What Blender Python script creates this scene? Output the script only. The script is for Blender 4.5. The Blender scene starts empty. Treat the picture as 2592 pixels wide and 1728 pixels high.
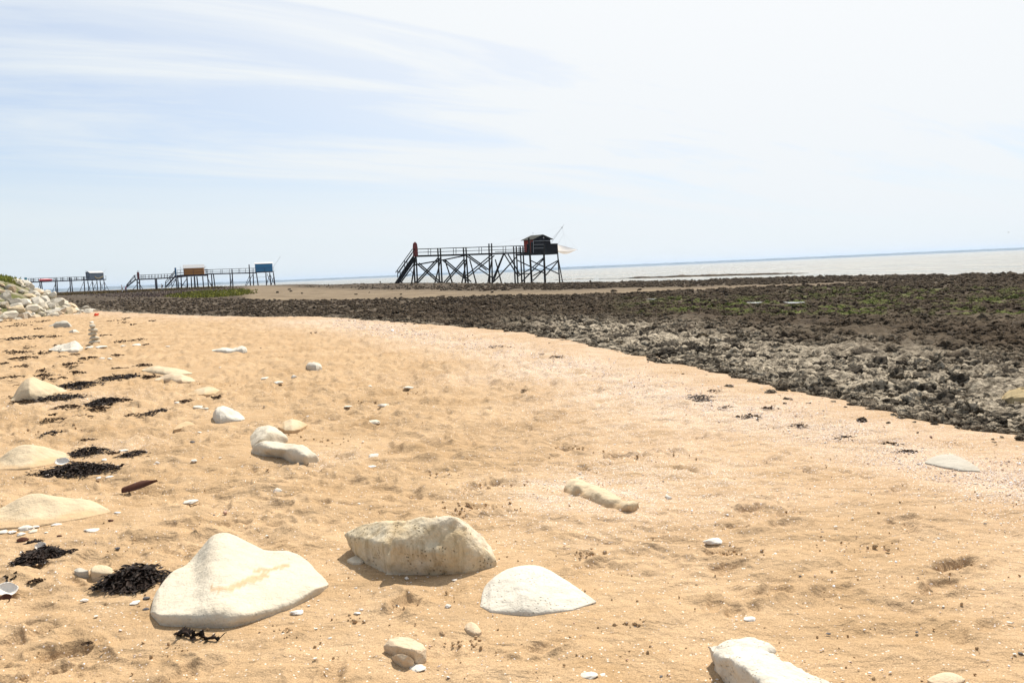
import bpy, bmesh, math, random
import numpy as np
from mathutils import Vector, Matrix

R = math.radians
SC = bpy.context.scene
COL = SC.collection
random.seed(7)

# ------------------------------------------------------------------ camera
W0, H0, FPX = 2592.0, 1728.0, 2101.0
EYE = 1.6
PITCH, ROLL = R(4.80), R(2.486)
_f = np.array([0, math.cos(PITCH), -math.sin(PITCH)])
_r0 = np.array([1.0, 0, 0])
_u0 = np.array([0, math.sin(PITCH), math.cos(PITCH)])
_r = math.cos(ROLL) * _r0 - math.sin(ROLL) * _u0
_u = math.sin(ROLL) * _r0 + math.cos(ROLL) * _u0
cam_d = bpy.data.cameras.new('camera')
cam = bpy.data.objects.new('camera', cam_d)
COL.objects.link(cam)
cam_d.sensor_width = 36.0
cam_d.lens = FPX / W0 * 36.0
cam_d.clip_start = 0.05
cam_d.clip_end = 40000
cam.matrix_world = Matrix(((_r[0], _u[0], -_f[0], 0), (_r[1], _u[1], -_f[1], 0),
                           (_r[2], _u[2], -_f[2], EYE), (0, 0, 0, 1)))
SC.camera = cam

# ------------------------------------------------------------------ light
SUN_AZ, SUN_EL = R(25), R(55)          # azimuth measured from +Y towards +X
sun_dir = Vector((math.sin(SUN_AZ) * math.cos(SUN_EL), math.cos(SUN_AZ) * math.cos(SUN_EL), math.sin(SUN_EL)))
sd = bpy.data.lights.new('sun', 'SUN')
sd.energy = 5.0
sd.angle = R(0.55)
sd.color = (1.0, 0.95, 0.87)
sun = bpy.data.objects.new('sun', sd)
sun.rotation_euler = sun_dir.to_track_quat('Z', 'Y').to_euler()
COL.objects.link(sun)

world = bpy.data.worlds.new('World')
SC.world = world
world.use_nodes = True
wn, wl = world.node_tree.nodes, world.node_tree.links
wn.clear()
w_out = wn.new('ShaderNodeOutputWorld')
w_bg = wn.new('ShaderNodeBackground')
w_bg.inputs['Strength'].default_value = 0.081
w_sky = wn.new('ShaderNodeTexSky')
w_sky.sky_type = 'NISHITA'
w_sky.sun_disc = False
w_sky.sun_elevation = SUN_EL
w_sky.sun_rotation = SUN_AZ
w_sky.air_density = 1.0
w_sky.dust_density = 0.6
w_sky.ozone_density = 2.5
w_tc = wn.new('ShaderNodeTexCoord')
w_sep = wn.new('ShaderNodeSeparateXYZ')
wl.new(w_tc.outputs['Generated'], w_sep.inputs[0])


def wmath(op, a, b=None, clamp=False):
    n = wn.new('ShaderNodeMath')
    n.operation = op
    n.use_clamp = clamp
    for i, v in enumerate((a, b)):
        if v is None:
            continue
        if isinstance(v, (int, float)):
            n.inputs[i].default_value = v
        else:
            wl.new(v, n.inputs[i])
    return n.outputs[0]


# thin high cloud, laid out on a flat layer so that it foreshortens towards the horizon
zc = wmath('ADD', wmath('MAXIMUM', w_sep.outputs['Z'], 0.0), 0.16)
cu = wmath('DIVIDE', w_sep.outputs['X'], zc)
cv = wmath('DIVIDE', w_sep.outputs['Y'], zc)
w_comb = wn.new('ShaderNodeCombineXYZ')
wl.new(cu, w_comb.inputs[0])
wl.new(cv, w_comb.inputs[1])
w_map = wn.new('ShaderNodeMapping')
w_rot = wn.new('ShaderNodeMapping')
w_rot.inputs['Rotation'].default_value = (0, 0, R(-28))
wl.new(w_comb.outputs[0], w_rot.inputs[0])
w_map.inputs['Scale'].default_value = (0.34, 1.5, 1.0)
w_map.inputs['Location'].default_value = (0.7, 0.35, 0)
wl.new(w_rot.outputs[0], w_map.inputs[0])
w_n1 = wn.new('ShaderNodeTexNoise')
w_n1.inputs['Scale'].default_value = 1.7
w_n1.inputs['Detail'].default_value = 6
w_n1.inputs['Roughness'].default_value = 0.62
w_n1.inputs['Distortion'].default_value = 0.6
wl.new(w_map.outputs[0], w_n1.inputs['Vector'])
w_r1 = wn.new('ShaderNodeMapRange')
w_r1.inputs[1].default_value = 0.36
w_r1.inputs[2].default_value = 0.60
wl.new(w_n1.outputs['Fac'], w_r1.inputs[0])
# cloud sheet thickens towards the sun's side of the sky
w_dot = wn.new('ShaderNodeVectorMath')
w_dot.operation = 'DOT_PRODUCT'
wl.new(w_tc.outputs['Generated'], w_dot.inputs[0])
w_dot.inputs[1].default_value = tuple(sun_dir)
w_r2 = wn.new('ShaderNodeMapRange')
w_r2.inputs[1].default_value = 0.36
w_r2.inputs[2].default_value = 0.78
wl.new(w_dot.outputs['Value'], w_r2.inputs[0])
cl = wmath('MULTIPLY', w_r1.outputs[0], 0.36)
cl = wmath('ADD', cl, 0.32)
cl = wmath('ADD', cl, wmath('MULTIPLY', w_r2.outputs[0], 0.66), clamp=True)
# sea haze whitens the sky low down
w_r3 = wn.new('ShaderNodeMapRange')
w_r3.interpolation_type = 'SMOOTHSTEP'
w_r3.inputs[1].default_value = 0.24
w_r3.inputs[2].default_value = 0.05
w_r3.inputs[3].default_value = 0.0
w_r3.inputs[4].default_value = 0.9
wl.new(w_sep.outputs['Z'], w_r3.inputs[0])
cl = wmath('MAXIMUM', cl, wmath('ADD', w_r3.outputs[0], wmath('MULTIPLY', w_r1.outputs[0], 0.08)), clamp=True)
w_cc = wn.new('ShaderNodeMix')
w_cc.data_type = 'RGBA'
wl.new(w_r2.outputs[0], w_cc.inputs['Factor'])
w_cc.inputs['A'].default_value = (7.5, 8.2, 8.6, 1)
w_cc.inputs['B'].default_value = (9.1, 9.3, 9.5, 1)
w_mix = wn.new('ShaderNodeMix')
w_mix.data_type = 'RGBA'
wl.new(cl, w_mix.inputs['Factor'])
w_tint = wn.new('ShaderNodeMix')
w_tint.data_type = 'RGBA'
w_tint.blend_type = 'MULTIPLY'
w_tint.inputs['Factor'].default_value = 1.0
wl.new(w_sky.outputs[0], w_tint.inputs['A'])
w_tint.inputs['B'].default_value = (0.96, 1.10, 1.30, 1)
wl.new(w_tint.outputs['Result'], w_mix.inputs['A'])
wl.new(w_cc.outputs['Result'], w_mix.inputs['B'])
wl.new(w_mix.outputs['Result'], w_bg.inputs['Color'])
wl.new(w_bg.outputs[0], w_out.inputs['Surface'])

SC.view_settings.view_transform = 'Standard'
SC.view_settings.look = 'None'
SC.view_settings.gamma = 1.0
SC.view_settings.use_curve_mapping = False
SC.view_settings.exposure = 0.36
SC.render.engine = 'CYCLES'
SC.cycles.use_denoising = True
SC.cycles.sample_clamp_indirect = 6.0
SC.cycles.sample_clamp_direct = 2.6
SC.cycles.max_bounces = 6
SC.cycles.transparent_max_bounces = 8
SC.cycles.volume_bounces = 0
SC.cycles.use_adaptive_sampling = False


# ------------------------------------------------------------------ rays of the measured camera
def ray(px, py):
    px = np.asarray(px, float)
    py = np.asarray(py, float)
    d = _f[None, :] * FPX + np.outer(np.ravel(px) - W0 / 2, _r) - np.outer(np.ravel(py) - H0 / 2, _u)
    return d


def G(px, py, z=0.0):
    """ground point under a sight line"""
    d = ray(px, py)[0]
    t = (z - EYE) / d[2]
    return np.array([d[0] * t, d[1] * t, z])


def T(px, py, Y):
    d = ray(px, py)[0]
    t = Y / d[1]
    return np.array([d[0] * t, Y, EYE + d[2] * t])


def proj(P):
    P = np.asarray(P, float) - np.array([0, 0, EYE])
    w = P @ _f
    return W0 / 2 + FPX * (P @ _r) / w, H0 / 2 - FPX * (P @ _u) / w


def horizon_py(px):
    return 687.3 - 0.0434 * (px - 1296)


# ------------------------------------------------------------------ numpy noise
def _hash(ix, iy, iz, seed):
    n = (ix.astype(np.int64) * 374761393 + iy.astype(np.int64) * 668265263 + iz.astype(np.int64) * 2147483647 + seed * 1274126177) & 0xffffffff
    n = ((n ^ (n >> 13)) * 1274126177) & 0xffffffff
    n = ((n ^ (n >> 15)) * 2246822519) & 0xffffffff
    return n ^ (n >> 16)


def noise2(x, y, seed=0):
    xi, yi = np.floor(x), np.floor(y)
    fx, fy = x - xi, y - yi
    ux, uy = fx * fx * fx * (fx * (fx * 6 - 15) + 10), fy * fy * fy * (fy * (fy * 6 - 15) + 10)
    zi = np.zeros_like(xi)

    def g(ox, oy):
        a = (_hash(xi + ox, yi + oy, zi, seed) & 1023).astype(np.float32) * (2 * math.pi / 1024)
        return np.cos(a) * (fx - ox) + np.sin(a) * (fy - oy)
    a = g(0, 0) + ux * (g(1, 0) - g(0, 0))
    b = g(0, 1) + ux * (g(1, 1) - g(0, 1))
    return (a + uy * (b - a)) * 1.5


def fbm2(x, y, oct=4, seed=0, gain=0.5):
    s, a = 0, 1.0
    for i in range(oct):
        s = s + a * noise2(x * 2 ** i + 17.3 * i, y * 2 ** i - 9.1 * i, seed + i)
        a *= gain
    return s


def noise3(p, seed=0):
    x, y, z = p[:, 0], p[:, 1], p[:, 2]
    xi, yi, zi = np.floor(x), np.floor(y), np.floor(z)
    fx, fy, fz = x - xi, y - yi, z - zi
    s = lambda t: t * t * (3 - 2 * t)
    ux, uy, uz = s(fx), s(fy), s(fz)

    def v(a, b, c):
        return (_hash(xi + a, yi + b, zi + c, seed) & 4095) / 2047.5 - 1.0
    c00 = v(0, 0, 0) * (1 - ux) + v(1, 0, 0) * ux
    c10 = v(0, 1, 0) * (1 - ux) + v(1, 1, 0) * ux
    c01 = v(0, 0, 1) * (1 - ux) + v(1, 0, 1) * ux
    c11 = v(0, 1, 1) * (1 - ux) + v(1, 1, 1) * ux
    return (c00 * (1 - uy) + c10 * uy) * (1 - uz) + (c01 * (1 - uy) + c11 * uy) * uz


def fbm3(p, oct=4, seed=0, gain=0.5):
    s, a = 0, 1.0
    for i in range(oct):
        s = s + a * noise3(p * 2 ** i + 11.7 * i, seed + i)
        a *= gain
    return s


def sstep(a, b, x):
    t = np.clip((x - a) / (b - a), 0, 1)
    return t * t * (3 - 2 * t)


# ------------------------------------------------------------------ object helpers
def mesh_np(name, V, quads=None, tris=None, smooth=True):
    V = np.asarray(V, np.float32)
    me = bpy.data.meshes.new(name)
    me.vertices.add(len(V))
    me.vertices.foreach_set('co', V.ravel())
    nq = 0 if quads is None else len(quads)
    nt = 0 if tris is None else len(tris)
    li, ls, lt = [], [], []
    if nq:
        li.append(np.asarray(quads, np.int32).ravel())
        ls.append(np.arange(nq, dtype=np.int32) * 4)
        lt.append(np.full(nq, 4, np.int32))
    if nt:
        li.append(np.asarray(tris, np.int32).ravel())
        ls.append(nq * 4 + np.arange(nt, dtype=np.int32) * 3)
        lt.append(np.full(nt, 3, np.int32))
    li = np.concatenate(li)
    me.loops.add(len(li))
    me.loops.foreach_set('vertex_index', li)
    me.polygons.add(nq + nt)
    me.polygons.foreach_set('loop_start', np.concatenate(ls))
    me.polygons.foreach_set('loop_total', np.concatenate(lt))
    me.polygons.foreach_set('use_smooth', np.full(nq + nt, smooth))
    me.update(calc_edges=True)
    me.validate()
    return me


def attr(me, name, vals):
    a = me.attributes.new(name, 'FLOAT', 'POINT')
    a.data.foreach_set('value', np.asarray(vals, np.float32))


def put(name, me, mat=None, loc=(0, 0, 0), parent=None, label=None, cat=None, group=None, kind=None):
    o = bpy.data.objects.new(name, me)
    COL.objects.link(o)
    o.location = loc
    if me is not None and mat is not None and not me.materials:
        me.materials.append(mat)
    if parent is not None:
        o.parent = parent
    if label:
        o['label'] = label
    if cat:
        o['category'] = cat
    if group:
        o['group'] = group
    if kind:
        o['kind'] = kind
    return o


# ------------------------------------------------------------------ materials
class NT:
    def __init__(self, name):
        self.m = bpy.data.materials.new(name)
        self.m.use_nodes = True
        self.t = self.m.node_tree
        self.b = self.t.nodes['Principled BSDF']
        self.b.inputs['Roughness'].default_value = 0.9
        self.b.inputs['Specular IOR Level'].default_value = 0.2
        self._geo = None

    def n(self, kind, **kw):
        x = self.t.nodes.new(kind)
        for k, v in kw.items():
            setattr(x, k, v)
        return x

    def l(self, a, b):
        self.t.links.new(a, b)

    @property
    def pos(self):
        if self._geo is None:
            self._geo = self.n('ShaderNodeNewGeometry')
        return self._geo.outputs['Position']

    @property
    def obj(self):
        return self.n('ShaderNodeTexCoord').outputs['Object']

    def noise(self, scale, detail=3, rough=0.5, vec=None, dist=0.0):
        x = self.n('ShaderNodeTexNoise')
        x.inputs['Scale'].default_value = scale
        x.inputs['Detail'].default_value = detail
        x.inputs['Roughness'].default_value = rough
        x.inputs['Distortion'].default_value = dist
        self.l(vec if vec is not None else self.pos, x.inputs['Vector'])
        return x.outputs['Fac']

    def vor(self, scale, vec=None, feature='F1', out='Distance', rnd=1.0):
        x = self.n('ShaderNodeTexVoronoi', feature=feature)
        x.inputs['Scale'].default_value = scale
        x.inputs['Randomness'].default_value = rnd
        self.l(vec if vec is not None else self.pos, x.inputs['Vector'])
        return x.outputs[out]

    def rng(self, v, a, b, c=0.0, d=1.0):
        x = self.n('ShaderNodeMapRange')
        for i, val in enumerate((a, b, c, d)):
            x.inputs[i + 1].default_value = val
        self.l(v, x.inputs[0])
        return x.outputs[0]

    def mix(self, f, a, b, mode='MIX'):
        x = self.n('ShaderNodeMix', data_type='RGBA', blend_type=mode)
        for key, v in (('Factor', f), ('A', a), ('B', b)):
            if isinstance(v, (int, float)):
                x.inputs[key].default_value = v
            elif isinstance(v, tuple):
                x.inputs[key].default_value = (*v, 1)
            else:
                self.l(v, x.inputs[key])
        return x.outputs['Result']

    def math(self, op, a, b=None):
        x = self.n('ShaderNodeMath', operation=op)
        for i, v in enumerate((a, b)):
            if v is None:
                continue
            if isinstance(v, (int, float)):
                x.inputs[i].default_value = v
            else:
                self.l(v, x.inputs[i])
        return x.outputs[0]

    def at(self, name, typ='GEOMETRY', out='Fac'):
        x = self.n('ShaderNodeAttribute', attribute_type=typ, attribute_name=name)
        return x.outputs[out]

    def bump(self, h, dist, strength=1.0, prev=None):
        x = self.n('ShaderNodeBump')
        x.inputs['Distance'].default_value = dist
        x.inputs['Strength'].default_value = strength
        self.l(h, x.inputs['Height'])
        if prev is not None:
            self.l(prev, x.inputs['Normal'])
        return x.outputs[0]

    def done(self, col=None, normal=None, rough=None, spec=None):
        if col is not None:
            if isinstance(col, tuple):
                self.b.inputs['Base Color'].default_value = (*col, 1)
            else:
                self.l(col, self.b.inputs['Base Color'])
        if normal is not None:
            self.l(normal, self.b.inputs['Normal'])
        if rough is not None:
            self.b.inputs['Roughness'].default_value = rough
        if spec is not None:
            self.b.inputs['Specular IOR Level'].default_value = spec
        return self.m


def plain(name, col, rough=0.8, var=0.25, scale=6.0, spec=0.3):
    k = NT(name)
    f = k.noise(scale, 4, 0.6, vec=k.obj)
    c = k.mix(f, tuple(x * (1 - var) for x in col), tuple(min(1, x * (1 + var)) for x in col))
    return k.done(c, k.bump(k.noise(scale * 8, 3, vec=k.obj), 0.01, 0.4), rough, spec)


def mat_sand():
    k = NT('sand')
    gold, pink = (0.43, 0.294, 0.169), (0.46, 0.328, 0.224)
    c = k.mix(k.at('pink'), gold, pink)
    # broad drifts of finer and coarser sand
    c = k.mix(k.rng(k.noise(0.9, 4, 0.6), 0.35, 0.7), c, (0.33, 0.212, 0.108))
    k2 = k.rng(k.noise(5, 4, 0.6), 0.3, 0.75)
    c = k.mix(k.math('MULTIPLY', k2, 0.35), c, (0.47, 0.345, 0.222))
    # grains
    g1 = k.rng(k.noise(170, 2, 0.7), 0.25, 0.75, 0.60, 1.40)
    c = k.mix(1.0, c, k.n('ShaderNodeCombineColor').outputs[0], 'MIX') if False else c
    v = k.n('ShaderNodeVectorMath', operation='SCALE')
    k.l(c, v.inputs[0])
    k.l(g1, v.inputs['Scale'])
    c = v.outputs[0]
    # dark and pale coarse grains, shell grit
    vd = k.vor(95, out='Distance')
    vc = k.n('ShaderNodeTexVoronoi')
    vc.inputs['Scale'].default_value = 95
    k.l(k.pos, vc.inputs['Vector'])
    sp = k.n('ShaderNodeSeparateColor')
    k.l(vc.outputs['Color'], sp.inputs[0])
    grit = k.at('grit')
    c = k.mix(k.math('MULTIPLY', grit, 0.5), c, (0.50, 0.40, 0.31))
    thr = k.rng(grit, 0, 1, 0.965, 0.45)
    pale = k.math('MULTIPLY', k.math('GREATER_THAN', sp.outputs[0], thr), k.math('LESS_THAN', vd, 0.42))
    c = k.mix(k.math('MULTIPLY', pale, 0.8), c, (0.78, 0.68, 0.60))
    dark = k.math('MULTIPLY', k.math('GREATER_THAN', sp.outputs[1], 0.94), k.math('LESS_THAN', vd, 0.33))
    c = k.mix(k.math('MULTIPLY', dark, 0.7), c, (0.22, 0.13, 0.07))
    mp = k.n('ShaderNodeMapping')
    mp.inputs['Scale'].default_value = (2.2, 4.2, 3)
    mp.inputs['Rotation'].default_value = (0, 0, R(12))
    k.l(k.pos, mp.inputs[0])
    nb = k.bump(k.noise(1.0, 4, 0.55, mp.outputs[0], 0.6), 0.10, 0.6)
    nb = k.bump(k.noise(9, 5, 0.6), 0.05, 0.6, nb)
    nb = k.bump(k.noise(30, 4, 0.65), 0.012, 0.6, nb)
    nb = k.bump(k.noise(210, 2, 0.7), 0.003, 0.55, nb)
    return k.done(c, nb, 1.0, 0.05)


def mat_limestone(name, base, dark, ochre=0.25, pits=0.5, seed=0.0, grey=0.0):
    k = NT(name)
    ob = k.obj
    mp = k.n('ShaderNodeMapping')
    mp.inputs['Location'].default_value = (seed, seed * 1.7, -seed)
    k.l(ob, mp.inputs[0])
    v = mp.outputs[0]
    c = k.mix(k.rng(k.noise(4, 5, 0.6, v), 0.3, 0.75), base, tuple(0.86 * x for x in base))
    c = k.mix(k.math('MULTIPLY', k.rng(k.noise(2.3, 5, 0.65, v, 0.5), 0.48, 0.72), ochre), c, (0.55, 0.37, 0.17))
    c = k.mix(k.math('MULTIPLY', k.rng(k.noise(7, 5, 0.7, v), 0.52, 0.75), 0.45 + grey), c, dark)
    spk = k.rng(k.noise(85, 2, 0.6, v), 0.56, 0.72)
    if pits > 0.9:
        ms = k.n('ShaderNodeMapping')
        ms.inputs['Scale'].default_value = (22, 22, 2.5)
        k.l(v, ms.inputs[0])
        c = k.mix(k.math('MULTIPLY', k.rng(k.noise(1, 4, 0.65, ms.outputs[0]), 0.48, 0.68), 0.65), c, (0.24, 0.17, 0.085))
        c = k.mix(k.math('MULTIPLY', k.rng(k.noise(3.2, 4, 0.6, v), 0.50, 0.66), 0.6), c, (0.62, 0.56, 0.46))
    c = k.mix(k.math('MULTIPLY', spk, 0.4), c, (0.30, 0.25, 0.18))
    pit = k.math('MULTIPLY', k.rng(k.vor(52, v), 0.06, 0.26, 1, 0), k.rng(k.noise(6, 2, 0.5, v), 0.46, 0.58))
    c = k.mix(k.math('MULTIPLY', pit, pits), c, (0.15, 0.11, 0.06))
    c = k.mix(k.math('MULTIPLY', k.at('sand'), 0.85), c, (0.47, 0.32, 0.18))
    nb = k.bump(k.noise(9, 6, 0.62, v), 0.035, 0.75)
    nb = k.bump(k.noise(90, 3, 0.6, v), 0.004, 0.4, nb)
    nb = k.bump(k.math('MULTIPLY', pit, -1.0), 0.012, 0.8 * min(1, pits * 1.5), nb)
    return k.done(c, nb, 0.95, 0.1)


def mat_reef(instanced):
    k = NT('reef_rock_surface' if instanced else 'reef_ground')
    ty = 'INSTANCER' if instanced else 'GEOMETRY'
    pale, alg, tan = k.at('pale', ty), k.at('algae', ty), k.at('tan', ty)
    f = k.rng(k.noise(3.0, 5, 0.65), 0.35, 0.7)
    brown = k.mix(f, (0.026, 0.018, 0.011), (0.100, 0.070, 0.043))
    brown = k.mix(k.rng(k.noise(0.22, 4, 0.6), 0.45, 0.65, 0, 0.65), brown, (0.135, 0.105, 0.07))
    grey = k.mix(k.rng(k.noise(9, 6, 0.8), 0.40, 0.58), (0.05, 0.036, 0.022), (0.50, 0.42, 0.31))
    if instanced:
        oi = k.n('ShaderNodeObjectInfo').outputs['Random']
        brown = k.mix(k.math('MULTIPLY', oi, 0.5), brown, (0.085, 0.060, 0.038))
        grey = k.mix(k.rng(oi, 0.5, 0.8, 0, 0.9), grey, (0.035, 0.027, 0.019))
    if not instanced:
        grey = k.mix(k.rng(k.noise(8, 6, 0.8), 0.40, 0.60), (0.05, 0.037, 0.023), (0.44, 0.37, 0.275))
    c = k.mix(pale, brown, grey)
    am = k.math('MULTIPLY', alg, k.rng(k.noise(0.55, 4, 0.65), 0.50, 0.60))
    c = k.mix(am, c, k.mix(k.noise(9, 2), (0.075, 0.095, 0.012), (0.17, 0.20, 0.05)))
    sandc = k.mix(k.rng(k.noise(0.35, 5, 0.65), 0.35, 0.65), (0.125, 0.090, 0.056), (0.235, 0.178, 0.113))
    sandc = k.mix(k.rng(k.noise(5, 3, 0.7), 0.60, 0.72, 0, 0.5), sandc, (0.08, 0.06, 0.04))
    c = k.mix(tan, c, sandc)
    nb = k.bump(k.noise(7, 6, 0.7), 0.08, 0.8)
    nb = k.bump(k.noise(40, 3, 0.7), 0.015, 0.8, nb)
    return k.done(c, nb, 0.95, 0.12)


def mat_water():
    k = NT('sea_water')
    k.b.inputs['IOR'].default_value = 1.33
    ms = k.n('ShaderNodeMapping')
    ms.inputs['Scale'].default_value = (0.012, 0.05, 1)
    k.l(k.pos, ms.inputs[0])
    c = k.mix(k.rng(k.noise(1.0, 5, 0.7, ms.outputs[0]), 0.38, 0.62), (0.31, 0.275, 0.22), (0.21, 0.215, 0.185))
    mp = k.n('ShaderNodeMapping')
    mp.inputs['Scale'].default_value = (0.55, 1.5, 1)
    mp.inputs['Rotation'].default_value = (0, 0, R(-12))
    k.l(k.pos, mp.inputs[0])
    nb = k.bump(k.noise(0.35, 5, 0.62, mp.outputs[0]), 1.1, 1.0)
    nb = k.bump(k.noise(2.6, 3, 0.6, mp.outputs[0]), 0.16, 1.0, nb)
    mr = k.n('ShaderNodeMapping')
    mr.inputs['Scale'].default_value = (0.45, 0.035, 1)
    k.l(k.pos, mr.inputs[0])
    k.l(k.rng(k.noise(1.0, 4, 0.7, mr.outputs[0]), 0.35, 0.65, 0.05, 0.34), k.b.inputs['Roughness'])
    return k.done(c, nb, None, 0.5)


def mat_weed():
    k = NT('dried_seaweed')
    f = k.noise(30, 3, vec=k.obj)
    return k.done(k.mix(k.rng(f, 0.4, 0.7), (0.012, 0.008, 0.006), (0.040, 0.022, 0.014)), None, 0.65, 0.12)


def mat_wood(name, col, rough=0.85):
    k = NT(name)
    mp = k.n('ShaderNodeMapping')
    mp.inputs['Scale'].default_value = (6, 6, 0.8)
    k.l(k.obj, mp.inputs[0])
    f = k.noise(3, 4, 0.6, mp.outputs[0])
    return k.done(k.mix(f, tuple(0.6 * x for x in col), tuple(1.4 * x for x in col)), None, 0.95, 0.06)


M_SAND = mat_sand()
M_CREAM = mat_limestone('limestone_cream', (0.60, 0.53, 0.415), (0.42, 0.37, 0.285), 0.16, 0.25, 1.3)
M_BLOCK = mat_limestone('limestone_pitted', (0.56, 0.47, 0.33), (0.33, 0.27, 0.175), 0.70, 1.0, 4.1, 0.25)
M_CHALK = mat_limestone('limestone_chalk', (0.62, 0.565, 0.47), (0.37, 0.335, 0.27), 0.06, 0.5, 7.7, 0.15)
M_PEACH = mat_limestone('limestone_peach', (0.58, 0.45, 0.31), (0.44, 0.32, 0.20), 0.25, 0.2, 9.2)
M_OCHRE = mat_limestone('limestone_ochre', (0.57, 0.455, 0.305), (0.44, 0.35, 0.225), 0.40, 0.15, 12.5)
M_GREYST = mat_limestone('limestone_grey', (0.46, 0.42, 0.35), (0.34, 0.31, 0.25), 0.10, 0.3, 15.5)
M_MOSSY = mat_limestone('mossy_limestone', (0.34, 0.265, 0.15), (0.12, 0.10, 0.04), 0.4, 0.6, 18.2, 0.3)
M_REEF = mat_reef(False)
M_REEFI = mat_reef(True)
M_WATER = mat_water()
M_WEED = mat_weed()
M_BLACKWOOD = mat_wood('tarred_wood', (0.012, 0.010, 0.008))
M_PILE = mat_wood('weathered_pile', (0.034, 0.026, 0.018))
M_WEEDB = plain('brown_seaweed', (0.050, 0.030, 0.018), 0.9, 0.5, 14, 0.05)
M_SHELL = plain('white_shell', (0.74, 0.68, 0.60), 0.7, 0.12, 40, 0.15)
M_MUSSEL = plain('purple_brown_shell', (0.085, 0.035, 0.022), 0.7, 0.35, 20, 0.08)
M_SLATE = plain('dark_pebble', (0.13, 0.12, 0.12), 0.8, 0.2, 20, 0.1)

# ------------------------------------------------------------------ terrain shape
# waterline of the beach sand (measured where sand meets reef), world XY
_edge_px = [(-500, 772), (-150, 778), (60, 781), (220, 785), (330, 791), (440, 796), (617, 801), (804, 800), (990, 813), (1190, 827), (1322, 840),
            (1388, 854), (1477, 873), (1587, 893), (1653, 917), (1808, 946), (1918, 968), (2094, 1008), (2248, 1047),
            (2370, 1064), (2480, 1086), (2592, 1102)]
EDGE = np.array([G(x, y)[:2] for x, y in _edge_px] + [[6.2, 5.6], [9.5, 2.0], [14, -6]])


def poly_sdist(x, y, P):
    """distance to polyline, positive on its left side going along it reversed (the reef side)"""
    best = np.full(x.shape, 1e9)
    sgn = np.ones(x.shape)
    for a, b in zip(P[:-1], P[1:]):
        d = b - a
        L2 = d @ d
        t = np.clip(((x - a[0]) * d[0] + (y - a[1]) * d[1]) / L2, 0, 1)
        qx, qy = x - a[0] - t * d[0], y - a[1] - t * d[1]
        q = qx * qx + qy * qy
        cr = d[0] * (y - a[1]) - d[1] * (x - a[0])
        m = q < best
        best = np.where(m, q, best)
        sgn = np.where(m, np.sign(cr), sgn)
    return np.sqrt(best) * sgn


def edge_d(x, y):
    return poly_sdist(x, y, EDGE) + 0.22 * noise2(x / 1.1, y / 1.1, 55) + 0.12 * noise2(x / 0.35, y / 0.35, 56)


SHORE = np.array([(-420, 430), (-300, 425), (-200, 400), (-105, 350), (-55, 245), (-20, 152), (-8, 155), (5, 157), (11, 154), (20, 112), (38, 101),
                  (44, 82), (47, 75), (56, 62), (70, 50), (110, 30)], float)

_cp = np.array([(0, 5, 0), (-5, 10, 0), (5, 8, -.02), (10, 15, -.1), (20, 30, -.15), (0, 30, -.03), (-20, 40, .0), (-30, 60, .05),
                (0, 60, -.08), (30, 50, -.25), (43, 80, -.62), (60, 62, -.7), (-15, 135, .45), (5, 150, -.86), (-5, 143, -.2),
                (20, 110, -.6), (11, 152, -.85), (38, 99, -.6), (46, 75, -.6), (-96, 204, .63), (-95, 330, .5), (-190, 378, 1.2),
                (-38, 105, .25), (-70, 150, .42), (-20, 147, .5), (-55, 245, .55), (-50, 60, .2), (-120, 120, .5), (-300, 420, 1.3),
                (0, 100, .0), (15, 80, -.25), (-60, 90, .25)], float)


def _tps_k(r2):
    return 0.5 * r2 * np.log(r2 + 1e-9)


def _tps_fit(P):
    n = len(P)
    xy = P[:, :2] / 100.0
    K = _tps_k(((xy[:, None] - xy[None]) ** 2).sum(-1)) + np.eye(n) * 1e-4
    Q = np.c_[np.ones(n), xy]
    A = np.block([[K, Q], [Q.T, np.zeros((3, 3))]])
    return np.linalg.solve(A, np.r_[P[:, 2], 0, 0, 0])


_tw = _tps_fit(_cp)


def reef_base(x, y):
    xs, ys = np.ravel(x) / 100.0, np.ravel(y) / 100.0
    z = _tw[-3] + _tw[-2] * xs + _tw[-1] * ys
    for i, c in enumerate(_cp):
        z = z + _tw[i] * _tps_k((xs - c[0] / 100) ** 2 + (ys - c[1] / 100) ** 2)
    return np.clip(z, -1.2, 1.6).reshape(np.shape(x))


# the sand lies evenly round the larger stones (pixel centre, radius in metres)
_beds = [(600, 1500, .66, .5), (1110, 1400, .62, .4), (1370, 1530, .50, .35), (1850, 1680, .5, .4), (1520, 1245, .62, .45), (110, 1325, .8, .4), (90, 1170, .9, .5),
         (735, 1125, .62, .6), (2412, 1175, .55, .5), (110, 990, .9, .7), (615, 1055, .45, .5), (330, 928, .8, .8), (430, 945, .8, .8), (920, 1600, .2, .2), (570, 888, .8, .8)]
BEDS = [(G(a_, b_)[0], G(a_, b_)[1], rx_, ry_) for a_, b_, rx_, ry_ in _beds]


def bedded(x, y):
    m_ = np.zeros(np.shape(x))
    for bx_, by_, rx_, ry_ in BEDS:
        q = np.sqrt(((x - bx_) / rx_) ** 2 + ((y - by_) / ry_) ** 2)
        m_ = np.maximum(m_, sstep(1.5, 0.9, q))
    return m_


def sand_h(x, y):
    x = np.asarray(x, float)
    y = np.asarray(y, float)
    z = 0.028 * noise2(x / 2.1, y / 2.1, 3) + 0.016 * noise2(x / 0.8, y / 0.8, 4)
    return z * (1 - bedded(x, y)) - 0.008 * bedded(x, y)


def place(px, py, sink=0.0):
    p = G(px, py)
    for _ in range(2):
        p = G(px, py, float(sand_h(p[0], p[1])))
    p[2] -= sink
    return p


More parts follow.
